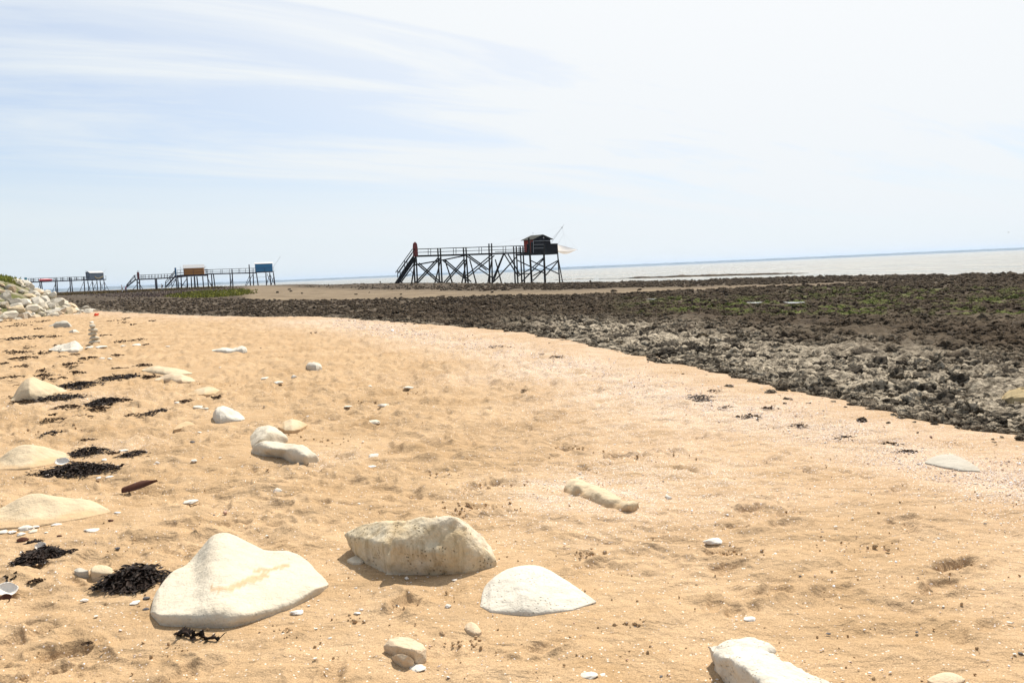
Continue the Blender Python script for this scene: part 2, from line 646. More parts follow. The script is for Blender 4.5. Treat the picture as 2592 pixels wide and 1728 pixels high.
# footprints and scuffs that can be made out in the photograph (pixel, heading, depth)
_foot_px = [(1600, 1580, 20, .035), (1905, 1290, 60, .05), (1880, 1700, 50, .03), (1830, 1395, 70, .03), (1955, 1493, 80, .03),
            (1870, 1540, 60, .02), (2110, 1490, 70, .025), (1395, 1630, 60, .05), (905, 1510, 40, .05), (1025, 1535, 30, .05),
            (90, 1590, 40, .04), (170, 1640, 55, .045), (110, 1700, 30, .045), (330, 1600, 70, .035), (470, 1440, 60, .02),
            (420, 1330, 70, .05), (600, 1320, 80, .05), (250, 1410, 40, .02), (1250, 1290, 60, .05), (1390, 1395, 70, .035),
            (1230, 1225, 60, .04), (1440, 1125, 80, .05), (1560, 1150, 70, .05), (1680, 1140, 60, .06), (2280, 1325, 80, .03),
            (2420, 1430, 70, .05), (2380, 1485, 60, .04), (1990, 1330, 70, .03), (1840, 1430, 70, .03), (1060, 1180, 80, .04),
            (780, 1180, 60, .04), (700, 1260, 70, .03), (880, 1180, 60, .04), (300, 1290, 50, .04), (380, 1320, 60, .05),
            (1500, 1420, 50, .03), (1460, 1560, 15, .02), (1300, 1350, 70, .02)]


def build_sand():
    rs = [0.7]
    while rs[-1] < 74:
        r = rs[-1]
        rs.append(r + min(max(r * r / 1350.0, 0.006), 0.30))
    rs = np.array(rs)
    th = np.r_[np.linspace(R(-82), R(-40.3), 90), np.linspace(R(-40), R(40), 750), np.linspace(R(40.3), R(82), 90)]
    Rg, Tg = np.meshgrid(rs, th, indexing='ij')
    x, y = Rg * np.sin(Tg), Rg * np.cos(Tg)
    z = sand_h(x, y)
    e = edge_d(x, y)
    left = sstep(3.0, -4.0, x)
    damp = 0.45 + 0.75 * sstep(2.5, -1.5, x - 0.12 * (y - 4)) * sstep(3.0, 4.2, Rg) + 0.75 * sstep(6, 14, Rg)
    damp = damp * sstep(0.1, -1.2, e) * (1 - 0.85 * bedded(x, y))
    # trampled dry sand: soft crests with sharper hollows
    a = noise2(x / 0.42, y / 0.34, 11)
    b = noise2(x / 0.21 + 5, y / 0.17, 12)
    c = noise2(x / 0.085, y / 0.085, 13)
    a2 = noise2(x / 0.30 + 3 + 0.5 * b, y / 0.26, 14)
    z = z + damp * (0.062 * np.sqrt(a * a + 0.0012) + 0.044 * (0.5 - np.abs(a2)) ** 2 * 2 + 0.012 * b + 0.005 * c - 0.03)
    # scattered small crumbs of damp sand
    cr = np.clip(noise2(x / 0.05, y / 0.05, 21) - 0.42, 0, 1) * sstep(0.12, 0.45, noise2(x / 0.75, y / 0.75, 22))
    z = z + 0.055 * cr * np.clip(damp, 0, 1)
    rng = np.random.default_rng(5)
    feet = [(G(px, py)[0], G(px, py)[1], R(h), d, 1.0) for px, py, h, d in _foot_px]
    for i in range(900):
        r = 3.2 + 24 * rng.random() ** 0.8
        t = R(rng.uniform(-36, 30))
        feet.append((r * math.sin(t), r * math.cos(t), rng.uniform(-0.9, 0.9), rng.uniform(.006, .028), rng.uniform(.55, 1.1)))
    ths = th
    for fx, fy, h, d, s in feet:
        rr, tt = math.hypot(fx, fy), math.atan2(fx, fy)
        i0, i1 = np.searchsorted(rs, (rr - .4, rr + .4))
        w = .4 / rr
        j0, j1 = np.searchsorted(ths, (tt - w, tt + w))
        if i1 <= i0 or j1 <= j0:
            continue
        sl = (slice(i0, i1), slice(j0, j1))
        dx, dy = x[sl] - fx, y[sl] - fy
        u = (dx * math.sin(h) + dy * math.cos(h)) / (0.135 * s)
        v = (dx * math.cos(h) - dy * math.sin(h)) / (0.052 * s)
        q = np.sqrt(u * u + v * v) * (1 + 0.25 * noise2(dx / .07 + fx, dy / .07 + fy, 31))
        amp = np.where(e[sl] < -.2, 1, 0) * (1 - bedded(x[sl], y[sl]))
        z[sl] += amp * d * (-0.85 * sstep(1.15, 0.55, q) + 0.55 * np.exp(-((q - 1.35) / 0.28) ** 2) * (0.6 + 0.6 * noise2(dx / .06, dy / .06, 32)))
    # a thin scratched line in the sand
    ln = np.array([G(1390, 1352)[:2], G(1600, 1368)[:2], G(1740, 1405)[:2]])
    dl = np.abs(poly_sdist(x, y, ln))
    z = z - 0.010 * np.exp(-(dl / 0.012) ** 2) + 0.006 * np.exp(-((dl - 0.03) / 0.012) ** 2)
    ln = np.array([G(2240, 1322)[:2], G(2390, 1350)[:2]])
    dl = np.abs(poly_sdist(x, y, ln))
    z = z - 0.016 * np.exp(-(dl / 0.02) ** 2) + 0.010 * np.exp(-((dl - 0.045) / 0.02) ** 2)
    # tuck under the reef beyond the sand's edge
    z = z - 0.02 * sstep(-1.2, 0.0, e) - 0.5 * sstep(0.0, 1.4, e)
    px, py = proj(np.stack([x.ravel(), y.ravel(), np.zeros(x.size)], 1))
    px, py = px.reshape(x.shape), py.reshape(x.shape)
    pink = sstep(-5, -0.3, e + 1.2 * noise2(x / 2, y / 2, 41)) * 0.9
    band = np.array([G(a_, b_)[:2] for a_, b_ in [(800, 812), (1000, 838), (1200, 878), (1400, 918), (1600, 970), (1850, 1035), (2100, 1085), (2300, 1150), (2592, 1230)]] + [[6, 5.0]])
    bd = np.abs(poly_sdist(x, y, band))
    grit = np.exp(-(bd / (0.05 * Rg + 0.25)) ** 2) * (0.55 + 0.45 * noise2(x / 0.7, y / 0.35, 42))
    for gx, gy, gr in ((820, 1160, .35), (1500, 1260, .8), (1440, 1230, .5), (1700, 1200, .7), (1650, 1050, 1.2), (300, 1130, .4), (200, 1010, .8), (1500, 1000, .8), (1350, 940, 1.3)):
        p = G(gx, gy)
        grit = grit + 0.55 * np.exp(-(((x - p[0]) ** 2 + (y - p[1]) ** 2) / gr ** 2)) * (0.6 + 0.6 * noise2(x / .3, y / .2, 43))
    grit = np.clip(grit + 0.12 * pink, 0, 1)
    nr, nc = x.shape
    idx = np.arange(nr * nc).reshape(nr, nc)
    q = np.stack([idx[:-1, :-1], idx[:-1, 1:], idx[1:, 1:], idx[1:, :-1]], -1)
    keep = np.maximum(np.maximum(e[:-1, :-1], e[1:, 1:]), np.maximum(e[:-1, 1:], e[1:, :-1])) < 2.2
    keep = np.minimum(np.minimum(e[:-1, :-1], e[1:, 1:]), np.minimum(e[:-1, 1:], e[1:, :-1])) < 1.6
    q = q[keep].reshape(-1, 4)[:, ::-1]
    used = np.zeros(nr * nc, bool)
    used[q.ravel()] = True
    remap = np.cumsum(used) - 1
    V = np.stack([x.ravel(), y.ravel(), z.ravel()], 1)[used]
    me = mesh_np('sand_beach', V, quads=remap[q])
    attr(me, 'pink', pink.ravel()[used])
    attr(me, 'grit', grit.ravel()[used])
    put('beach', me, M_SAND, kind='structure', label='golden dry sand beach with footprints and shell grit')


build_sand()


def zones(x, y):
    """what covers the reef at a place: sand flat, green algae, pale bare limestone"""
    px, py = proj(np.stack([np.ravel(x), np.ravel(y), np.ravel(reef_base(x, y))], 1))
    px, py = px.reshape(np.shape(x)), py.reshape(np.shape(x))
    e = edge_d(x, y)
    wob = 2.0 * noise2(x / 6, y / 14, 51) + 1.0 * noise2(x / 1.5, y / 4, 52)
    lo = np.interp(px, [560, 640, 700, 900, 1100, 1240, 1400, 1550, 1700, 1850, 2000, 2200, 2350, 2592],
                   [748, 757, 758, 758, 752, 749, 746, 743, 737, 730, 723.5, 717, 712.5, 704])
    hi = np.interp(px, [560, 640, 700, 900, 1100, 1240, 1400, 1550, 1700, 1850, 2000, 2200, 2350, 2592],
                   [735, 722, 724, 732, 735, 737, 735, 731, 727, 723, 719, 715, 711, 704])
    tan = sstep(lo + 1.5, lo - 1.5, py + wob) * sstep(hi - 5, hi + 5, py + wob)
    tan = tan * sstep(590, 650, px + 10 * wob)
    alg = sstep(1500, 1750, px) * sstep(800, 790, py + wob) * sstep(742, 760, py + wob)
    alg = np.maximum(alg, sstep(1950, 2100, px) * sstep(770, 760, py) * sstep(725, 733, py) * 0.8)
    pale = sstep(1150, 1500, px) * sstep(7.0, 2.2, e + 1.1 * noise2(x / 2.5, y / 2.5, 57)) * sstep(-0.2, 0.5, e)
    pale = np.maximum(pale, 0.55 * sstep(1.5, 0.2, e) * sstep(1.6, 0.0, np.abs(e - 0.4)))
    return tan, alg, np.clip(pale, 0, 1), e, px, py


def shore_drop(x, y):
    s = -poly_sdist(x, y, SHORE)          # positive inland
    return sstep(5.0, -3.0, s)


def build_reef():
    rs = [5.2]
    while rs[-1] < 440:
        r = rs[-1]
        rs.append(r + min(max(r * 0.0065, 0.045), 2.4) * (1.0 if r < 170 else 1.3))
    rs = np.array(rs)
    th = np.r_[np.linspace(R(-70), R(-41), 60), np.linspace(R(-40.8), R(40.8), 610), np.linspace(R(41), R(80), 90)]
    Rg, Tg = np.meshgrid(rs, th, indexing='ij')
    x, y = Rg * np.sin(Tg), Rg * np.cos(Tg)
    tan, alg, pale, e, px, py = zones(x, y)
    z = reef_base(x, y)
    rough = (1 - 0.88 * tan) * sstep(-0.2, 1.5, e)
    rid = 1 - np.abs(noise2(x / 0.62, y / 0.62, 61)) * 2.0
    z = z - 0.09 * sstep(-0.5, 2.5, e) * sstep(60, 30, Rg)
    z = z + rough * (0.10 * rid * sstep(45, 15, Rg) + 0.085 * noise2(x / 0.23, y / 0.23, 62) * sstep(40, 20, Rg) + 0.03 * noise2(x / 0.1, y / 0.1, 66) * sstep(20, 10, Rg) + 0.09 * noise2(x / 2.3, y / 2.3, 63) * sstep(60, 25, Rg)
                     + 0.06 * noise2(x / 1.1, y / 1.1, 64))
    z = z - 0.02 - 0.35 * sstep(0.25, -0.5, e)
    z = z - 1.9 * shore_drop(x, y) - 0.0
    nr, nc = x.shape
    idx = np.arange(nr * nc).reshape(nr, nc)
    q = np.stack([idx[:-1, :-1], idx[:-1, 1:], idx[1:, 1:], idx[1:, :-1]], -1)
    sd_ = shore_drop(x, y)
    keep = (np.maximum(e[:-1, :-1], e[1:, 1:]) > -0.9) & (np.minimum(sd_[:-1, :-1], sd_[1:, 1:]) < 0.999)
    q = q[keep].reshape(-1, 4)[:, ::-1]
    used = np.zeros(nr * nc, bool)
    used[q.ravel()] = True
    remap = np.cumsum(used) - 1
    V = np.stack([x.ravel(), y.ravel(), z.ravel()], 1)[used]
    me = mesh_np('reef_ground', V, quads=remap[q])
    for n_, v_ in (('tan', tan), ('algae', alg), ('pale', pale)):
        attr(me, n_, v_.ravel()[used])
    put('reef_ground', me, M_REEF, kind='structure', label='dark rocky tidal reef uncovered at low tide')


build_reef()


# ------------------------------------------------------------------ rock shapes for the reef and the beach
def ico(sub):
    bm = bmesh.new()
    bmesh.ops.create_icosphere(bm, subdivisions=sub, radius=1.0)
    V = np.array([v.co[:] for v in bm.verts])
    F = np.array([[v.index for v in f.verts] for f in bm.faces])
    bm.free()
    return V, F


ICO = {s: ico(s) for s in (1, 2, 3, 4, 5)}


def lump(seed, sub=3, amp=0.35, freq=1.3, chop=0.0):
    """an irregular stone of about unit radius"""
    V, F = ICO[sub]
    d = fbm3(V * freq + seed * 7.31, 4, seed, 0.5)
    P = V * (1 + amp * d)[:, None]
    if chop:
        r = np.random.default_rng(seed)
        for i in range(7):
            n = r.normal(size=3)
            n /= np.linalg.norm(n)
            k = P @ n
            lim = r.uniform(0.62, 0.85)
            P = P - np.outer(np.clip(k - lim, 0, None) * chop, n)
    return P, F


def gn_scatter(name, pts, rots, scls, ids, protos, extra, mat, label, kind='stuff'):
    me = bpy.data.meshes.new(name)
    me.vertices.add(len(pts))
    me.vertices.foreach_set('co', np.asarray(pts, np.float32).ravel())
    a = me.attributes.new('rot', 'FLOAT_VECTOR', 'POINT')
    a.data.foreach_set('vector', np.asarray(rots, np.float32).ravel())
    a = me.attributes.new('scl', 'FLOAT_VECTOR', 'POINT')
    a.data.foreach_set('vector', np.asarray(scls, np.float32).ravel())
    a = me.attributes.new('pid', 'INT', 'POINT')
    a.data.foreach_set('value', np.asarray(ids, np.int32))
    for k_, v_ in extra.items():
        attr(me, k_, v_)
    coll = bpy.data.collections.new(name + '_shapes')
    for i, pm in enumerate(protos):
        po = bpy.data.objects.new('%s_shape_%02d' % (name, i), pm)
        coll.objects.link(po)
    o = bpy.data.objects.new(name, me)
    COL.objects.link(o)
    ng = bpy.data.node_groups.new(name + '_scatter', 'GeometryNodeTree')
    ng.interface.new_socket('Geometry', in_out='INPUT', socket_type='NodeSocketGeometry')
    ng.interface.new_socket('Geometry', in_out='OUTPUT', socket_type='NodeSocketGeometry')
    n, l = ng.nodes, ng.links
    gi, go = n.new('NodeGroupInput'), n.new('NodeGroupOutput')
    ci = n.new('GeometryNodeCollectionInfo')
    ci.inputs['Collection'].default_value = coll
    ci.inputs['Separate Children'].default_value = True
    ci.inputs['Reset Children'].default_value = True
    ip = n.new('GeometryNodeInstanceOnPoints')
    ip.inputs['Pick Instance'].default_value = True
    l.new(gi.outputs[0], ip.inputs['Points'])
    l.new(ci.outputs[0], ip.inputs['Instance'])
    for nm, typ, sock in (('pid', 'INT', 'Instance Index'), ('rot', 'FLOAT_VECTOR', 'Rotation'), ('scl', 'FLOAT_VECTOR', 'Scale')):
        na = n.new('GeometryNodeInputNamedAttribute')
        na.data_type = typ
        na.inputs['Name'].default_value = nm
        out = [s for s in na.outputs if s.enabled and s.name == 'Attribute'][0]
        l.new(out, ip.inputs[sock])
    l.new(ip.outputs[0], go.inputs[0])
    md = o.modifiers.new('scatter', 'NODES')
    md.node_group = ng
    o['kind'] = kind
    o['label'] = label
    return o


def build_reef_rocks():
    protos = []
    for i in range(9):
        P, F = lump(40 + i, 4, 0.5, 1.4)
        d = 1 - 2 * np.abs(fbm3(P * 2.3 + i, 3, 90 + i))
        P = P * (1 + 0.26 * d + 0.10 * fbm3(P * 7 + i, 2, 95 + i))[:, None]
        P[:, 2] = np.where(P[:, 2] < -0.35, -0.35, P[:, 2])
        me = mesh_np('reef_stone', P, tris=F)
        me.materials.append(M_REEFI)
        protos.append(me)
    rng = np.random.default_rng(3)
    N = 170000
    # sizes and spacing grow with distance along the reef
    r = np.exp(rng.uniform(math.log(6.5), math.log(170), N))
    t = rng.uniform(R(-42), R(50), N)
    x, y = r * np.sin(t), r * np.cos(t)
    tan, alg, pale, e, px, py = zones(x, y)
    cl = 0.7 * noise2(x / 3.1, y / 3.1, 71) + 0.6 * noise2(x / 0.9, y / 0.9, 73)
    big = noise2(x / 1.4, y / 1.4, 72)
    ridge = sstep(14, 2, -poly_sdist(x, y, SHORE)) * sstep(0.0, 12.0, x + 12)
    dens = np.clip(0.55 + 0.5 * cl - 0.12 * pale * (cl < 0.3), 0.10, 1) * (1 - 0.997 * sstep(0.1, 0.5, tan))
    far = sstep(90, 130, r)
    dens = np.where(r < 15, dens, dens * 0.62) * (1 - 0.75 * far * (1 - ridge)) + 0.2 * ridge
    keep = (rng.random(N) < dens) & ((e > 0.05) | ((e > -0.55) & (rng.random(N) < 0.05))) & (shore_drop(x, y) < 0.6) & ~((px < 640) & (py < 755))
    x, y, r, tan, alg, pale, e, big, ridge = (v[keep] for v in (x, y, r, tan, alg, pale, e, big, ridge))
    n = len(x)
    s = np.maximum(0.045, np.minimum(r * 0.0038, 0.13)) * rng.lognormal(-0.1, 0.5, n) * (1 + 0.7 * np.clip(big, 0, 1)) * np.where(r < 15, 1.05, 1.0)
    s = np.minimum(s, np.interp(r, [8, 18, 35, 60, 200], [0.14, 0.14, 0.11, 0.12, 0.17])) * (1 + 0.9 * ridge * (x > 15))
    s = s * (1 - 0.30 * sstep(2, -8, x))
    s = s * np.where(e < 0.5, 0.6, 1) * np.where(e < 0, 0.6, 1)
    z = reef_base(x, y) - 1.9 * shore_drop(x, y) - 0.09 * sstep(-0.5, 2.5, e) * sstep(60, 30, r) + 0.1 * s
    pts = np.stack([x, y, z], 1)
    rot = np.stack([rng.normal(0, .25, n), rng.normal(0, .25, n), rng.uniform(0, 6.28, n)], 1)
    sc = np.stack([s * rng.uniform(.8, 1.5, n), s * rng.uniform(.8, 1.3, n), s * rng.uniform(.5, .85, n)], 1)
    gn_scatter('reef_rocks', pts, rot, sc, rng.integers(0, 9, n), protos, {'tan': np.zeros(n), 'algae': alg * 0.8, 'pale': pale}, M_REEFI,
               'rough dark lumps of weed-covered rock all over the reef')
    # the thin bar of rocks standing out of the water on the right
    A, B = G(1575, 705, -1.0), G(2030, 692, -1.0)
    m = 700
    u = rng.random(m) ** 0.9
    P = A[None] * (1 - u)[:, None] + B[None] * u[:, None]
    P[:, 1] += rng.normal(0, 1.3, m)
    P[:, 0] += rng.normal(0, .8, m)
    s = rng.lognormal(-1.2, .35, m) * 0.9 * (0.4 + sstep(0, .3, u) * sstep(1.0, .75, u))
    P[:, 2] = -1.0
    C = G(1400, 708, -1.0)
    m2 = 60
    u2 = rng.random(m2)
    P2 = C[None] * (1 - u2)[:, None] + A[None] * u2[:, None]
    P2[:, 1] += rng.normal(0, .8, m2)
    P2[:, 2] = -1.02
    D0, D1 = G(2030, 692.3, -1.0), G(2110, 689.5, -1.0)
    P = np.vstack([P, P2])
    s = np.r_[s, rng.lognormal(-1.9, .3, m2)]
    m += m2
    rot = np.stack([np.zeros(m), np.zeros(m), rng.uniform(0, 6.28, m)], 1)
    gn_scatter('rock_bar', P, rot, np.stack([s * 2.6, s * 1.5, s * 0.30], 1), rng.integers(0, 9, m), protos,
               {'tan': np.zeros(m), 'algae': np.zeros(m), 'pale': np.zeros(m)}, M_REEFI,
               'thin dark bar of rocks breaking the water off the reef')


build_reef_rocks()

# ------------------------------------------------------------------ sea, far coast, haze
me = mesh_np('sea', [(-9000, 45, -1.0), (9000, 45, -1.0), (9000, 8500, -1.0), (-9000, 8500, -1.0)], quads=[(0, 1, 2, 3)])
put('sea', me, M_WATER, kind='structure', label='pale glittering sea reaching to the far coast')

k = NT('far_coast')
M_COAST = k.done(k.mix(k.rng(k.noise(0.012, 4), .4, .6), (0.09, 0.11, 0.11), (0.15, 0.165, 0.155)), None, 1.0, 0.0)


def build_coast():
    n = 900
    th = np.linspace(R(-52), R(52), n)
    rr = 6000 + 500 * np.sin(th * 3 + 1)
    pxs = W0 / 2 + FPX * np.tan(th)
    # height of the wooded shore as it stands above the water
    hpx = np.interp(pxs, [-2000, 0, 300, 640, 760, 1000, 1200, 1440, 1700, 2000, 2300, 2592, 4000], [5.5, 5.5, 5.5, 4.6, 3.6, 3.6, 4.2, 5.2, 4.6, 4.2, 4.2, 4.0, 4.0])
    h = 1.25 * hpx / FPX * rr * (1 + 0.10 * noise2(th * 60, th * 0, 81) + 0.10 * noise2(th * 260, th * 0, 82) + 0.06 * noise2(th * 900, th * 0, 83)) + 0.6
    rows = []
    for f_, hz, dr in ((0, 0, -15), (1, .10, 0), (2, .75, 60), (3, 1.0, 140), (4, 0.9, 500), (5, 0, 900)):
        rows.append(np.stack([(rr + dr) * np.sin(th), (rr + dr) * np.cos(th), -1.3 + h * hz], 1))
    V = np.vstack(rows)
    idx = np.arange(6 * n).reshape(6, n)
    q = np.stack([idx[:-1, :-1], idx[:-1, 1:], idx[1:, 1:], idx[1:, :-1]], -1).reshape(-1, 4)
    put('far_coast', mesh_np('far_coast', V, quads=q[:, ::-1], smooth=False), M_COAST, kind='structure',
        label='low wooded coast across the bay, blue with distance')


build_coast()

bm = bmesh.new()
bmesh.ops.create_cube(bm, size=1.0)
bmesh.ops.scale(bm, vec=(18400, 8900, 35.0), verts=bm.verts)
bmesh.ops.translate(bm, vec=(0, 4300, 35.0 / 2 - 4.2), verts=bm.verts)
me = bpy.data.meshes.new('haze')
bm.to_mesh(me)
bm.free()
mh = bpy.data.materials.new('haze')
mh.use_nodes = True
mh.node_tree.nodes.clear()
ho = mh.node_tree.nodes.new('ShaderNodeOutputMaterial')
hv = mh.node_tree.nodes.new('ShaderNodeVolumePrincipled')
hv.inputs['Color'].default_value = (0.62, 0.78, 1.0, 1)
hv.inputs['Density'].default_value = 0.00011
hv.inputs['Anisotropy'].default_value = 0.3
mh.node_tree.links.new(hv.outputs[0], ho.inputs['Volume'])
put('haze', me, mh, kind='stuff', label='thin sea haze over the bay')
#SECTION2
# ------------------------------------------------------------------ stones on the beach
def center_mesh(V, z0=None):
    c = np.array([(V[:, 0].min() + V[:, 0].max()) / 2, (V[:, 1].min() + V[:, 1].max()) / 2, 0.0 if z0 is None else z0])
    return V - c, c


def loft_rock(name, label, top, bot, xsec, depth, mat, cat='rock', amp=0.012, freq=6.0, seed=1, nu=90, group=None, back=0.8, stain=None, soft=3, lip=None, dusted=False):
    """stone from its crest line and its foot line, with a cross-section running front to back"""
    top, bot = np.array(top, float), np.array(bot, float)
    dusted = dusted or name == 'buried_rock'
    top, bot = top[np.argsort(top[:, 0])], bot[np.argsort(bot[:, 0])]
    x0, x1 = min(top[0, 0], bot[0, 0]), max(top[-1, 0], bot[-1, 0])
    u = 0.5 - 0.5 * np.cos(np.linspace(0, math.pi, nu))
    px = x0 + (x1 - x0) * u
    yt = np.interp(px, top[:, 0], top[:, 1])
    yb = np.interp(px, bot[:, 0], bot[:, 1])
    ker = np.ones(5) / 5
    for _ in range(2):
        yt[2:-2] = np.convolve(yt, ker, 'valid')
    wd = np.sqrt(np.clip(1 - (2 * u - 1) ** 2, 0.0, 1)) ** 0.8
    prof = list(xsec)
    dmax = prof[-1][0]
    prof = [(0.03, -0.25)] + prof + [(dmax + back * 0.5, 0.55 * prof[-1][1]), (dmax + back, -0.3)]
    t = np.cumsum([0] + [math.hypot(b[0] - a[0], b[1] - a[1]) for a, b in zip(prof[:-1], prof[1:])])
    tt = np.linspace(0, t[-1], 64)
    pd = np.interp(tt, t, [p[0] for p in prof])
    ph = np.interp(tt, t, [p[1] for p in prof])
    for _ in range(soft):
        pd[1:-1] = (pd[:-2] + 2 * pd[1:-1] + pd[2:]) / 4
        ph[1:-1] = (ph[:-2] + 2 * ph[1:-1] + ph[2:]) / 4
    V = np.zeros((nu, 64, 3))
    dep = np.zeros(nu)
    for i in range(nu):           # the crest must stand above the sand all along
        fy = G(px[i], yb[i])[1]
        dep[i] = min(depth * max(wd[i], 0.04), 0.70 * (G(px[i], min(yt[i], yb[i] - 0.5))[1] - fy))
    for _ in range(3):
        dep[1:-1] = np.minimum(dep[1:-1], (dep[:-2] + dep[1:-1] + dep[2:]) / 3)
    for i in range(nu):
        F = G(px[i], yb[i])
        Rg = T(px[i], min(yt[i], yb[i] - 0.2), F[1] + dep[i])
        h = max(Rg[2], 0.004)
        V[i, :, 0] = F[0] + (Rg[0] - F[0]) * pd
        V[i, :, 1] = F[1] + (Rg[1] - F[1]) * pd
        hp = ph
        if lip is not None:
            f_ = np.clip(np.interp(px[i], [q_[0] for q_ in lip], [q_[1] for q_ in lip]) * F[1] / FPX / h, 0.08, 0.85)
            hp = np.interp(ph, [-0.3, 0, 0.36, 1.0], [-0.3, 0, f_, 1.0])
        V[i, :, 2] = h * hp - 0.06 * (ph < -0.02)
    idx = np.arange(nu * 64).reshape(nu, 64)
    q = np.stack([idx[:-1, :-1], idx[1:, :-1], idx[1:, 1:], idx[:-1, 1:]], -1).reshape(-1, 4)
    P = V.reshape(-1, 3)
    fz = sstep(-0.02, 0.05, P[:, 2])
    d = fbm3(P * freq + seed * 3.7, 5, seed, 0.5)
    hsc = P[:, 2].max()
    P = P + np.stack([0.6 * d, -0.5 * d, 0.8 * d], 1) * (amp * fz)[:, None]
    sand = np.zeros(len(P))
    if stain:
        qx, qy = proj(P)
        for (ln, wpx) in stain:
            dd = np.abs(poly_sdist(qx, qy, np.array(ln, float)))
            sand = np.maximum(sand, sstep(wpx * 1.15, wpx * 0.8, dd + 0.5 * wpx * noise2(qx / 9, qy / 5, 5)))
    if dusted:
        sand = np.maximum(sand, sstep(0.04, 0.008, P[:, 2] + 0.02 * fbm3(P * 5, 4, 77)))
    c0 = G((x0 + x1) / 2, float(yb.mean()))
    dz = float(sand_h(c0[0], c0[1])) + 0.006
    L, c = center_mesh(P)
    me = mesh_np(name, L, quads=q)
    if stain or dusted:
        attr(me, 'sand', sand)
    return put(name, me, mat, (c[0], c[1], dz), label=label, cat=cat, group=group)


def hull_rock(name, label, hulls, mat, vox=0.012, smooth=6, amp=0.010, freq=9.0, seed=1, cat='rock', dusted=False):
    bm = bmesh.new()
    for pts in hulls:
        b2 = bmesh.new()
        for p in pts:
            b2.verts.new(tuple(p))
        bmesh.ops.convex_hull(b2, input=b2.verts[:])
        loose = [v for v in b2.verts if not v.link_faces]
        bmesh.ops.delete(b2, geom=loose, context='VERTS')
        m_ = bpy.data.meshes.new('tmp')
        b2.to_mesh(m_)
        b2.free()
        bm.from_mesh(m_)
        bpy.data.meshes.remove(m_)
    m_ = bpy.data.meshes.new('tmp')
    bm.to_mesh(m_)
    bm.free()
    o = bpy.data.objects.new('tmp', m_)
    COL.objects.link(o)
    rm = o.modifiers.new('r', 'REMESH')
    rm.mode = 'VOXEL'
    rm.voxel_size = vox
    sm = o.modifiers.new('s', 'SMOOTH')
    sm.iterations = smooth
    sm.factor = 0.5
    dg = bpy.context.evaluated_depsgraph_get()
    ev = o.evaluated_get(dg).to_mesh()
    n = len(ev.vertices)
    V = np.zeros(n * 3, np.float32)
    N = np.zeros(n * 3, np.float32)
    ev.vertices.foreach_get('co', V)
    ev.vertices.foreach_get('normal', N)
    V, N = V.reshape(-1, 3).astype(float), N.reshape(-1, 3)
    q = [tuple(p.vertices) for p in ev.polygons]
    qs = [p for p in q if len(p) == 4]
    ts = [p for p in q if len(p) == 3]
    o.evaluated_get(dg).to_mesh_clear()
    bpy.data.objects.remove(o)
    d = fbm3(V * freq + seed, 5, seed, 0.55)
    V = V + N * (amp * d)[:, None]
    L, c = center_mesh(V)
    dz = float(sand_h(c[0], c[1])) - 0.004
    me = mesh_np(name, L, quads=qs or None, tris=ts or None)
    if dusted:
        attr(me, 'sand', sstep(0.035, 0.006, V[:, 2] + 0.022 * fbm3(V * 5, 4, 77)))
    return put(name, me, mat, (c[0], c[1], dz), label=label, cat=cat)


SLAB = [(0, 0), (-0.01, .20), (0.0, .36), (0.04, .45), (0.5, .72), (1, 1)]
DOME = [(0, 0), (0.02, .25), (0.12, .52), (0.35, .78), (0.65, .93), (1, 1)]
CONE = [(0, 0), (0.04, .15), (0.3, .42), (0.65, .74), (1, 1)]
DRIFT = [(0, 0), (0.3, .2), (0.65, .58), (1, 1)]
STEEP = [(0, 0), (0.03, .45), (0.12, .78), (0.4, .95), (1, 1)]


def c3(u, v): return (360 + u / 4.704, 1300 + v / 4.704)
def c4(u, v): return (840 + u / 3.36, 1270 + v / 3.36)
def c5(u, v): return (500 + u / 3.92, 850 + v / 3.92)
def c6(u, v): return (1100 + u / 3.266, 850 + v / 3.266)
def c7(u, v): return (1700 + u / 2.637, 900 + v / 2.637)
def c8(u, v): return (1500 + u / 2.154, 1300 + v / 2.154)
def cl(u, v): return (u / 3.564, 760 + v / 3.564)
def c1(u, v): return (u / 5.227, 1080 + v / 5.227)
def c2(u, v): return (u / 4.04, 1340 + v / 4.04)
def cp(u, v): return (460 + u / 5.88, 980 + v / 5.88)
def m(f, pts): return [f(*p) for p in pts]


# the big slab, front left
loft_rock('limestone_rock', 'big smooth cream slab with a high back corner and wind-blown sand on its top',
          m(c3, [(98, 1160), (130, 1010), (200, 870), (340, 680), (540, 590), (700, 395), (790, 265), (860, 197), (950, 192), (1060, 212), (1250, 318), (1420, 400), (1600, 412), (1740, 408), (1900, 490), (2030, 590), (2110, 705), (2215, 830)]),
          m(c3, [(98, 1180), (210, 1295), (350, 1318), (700, 1335), (1050, 1338), (1300, 1275), (1550, 1190), (1800, 1090), (2000, 990), (2150, 905), (2215, 845)]),
          SLAB, 0.84, M_CREAM, amp=0.016, freq=4.5, seed=3, nu=120, back=0.25, soft=1, lip=[(380, 16), (450, 30), (560, 34), (640, 24), (720, 20), (800, 14), (832, 6)],
          stain=[(m(c3, [(840, 890), (1040, 885), (1200, 820), (1290, 770), (1480, 725)]), 7.5), (m(c3, [(1330, 672), (1500, 665), (1620, 630), (1740, 605)]), 4.5), (m(c3, [(1260, 790), (1420, 790)]), 4)])

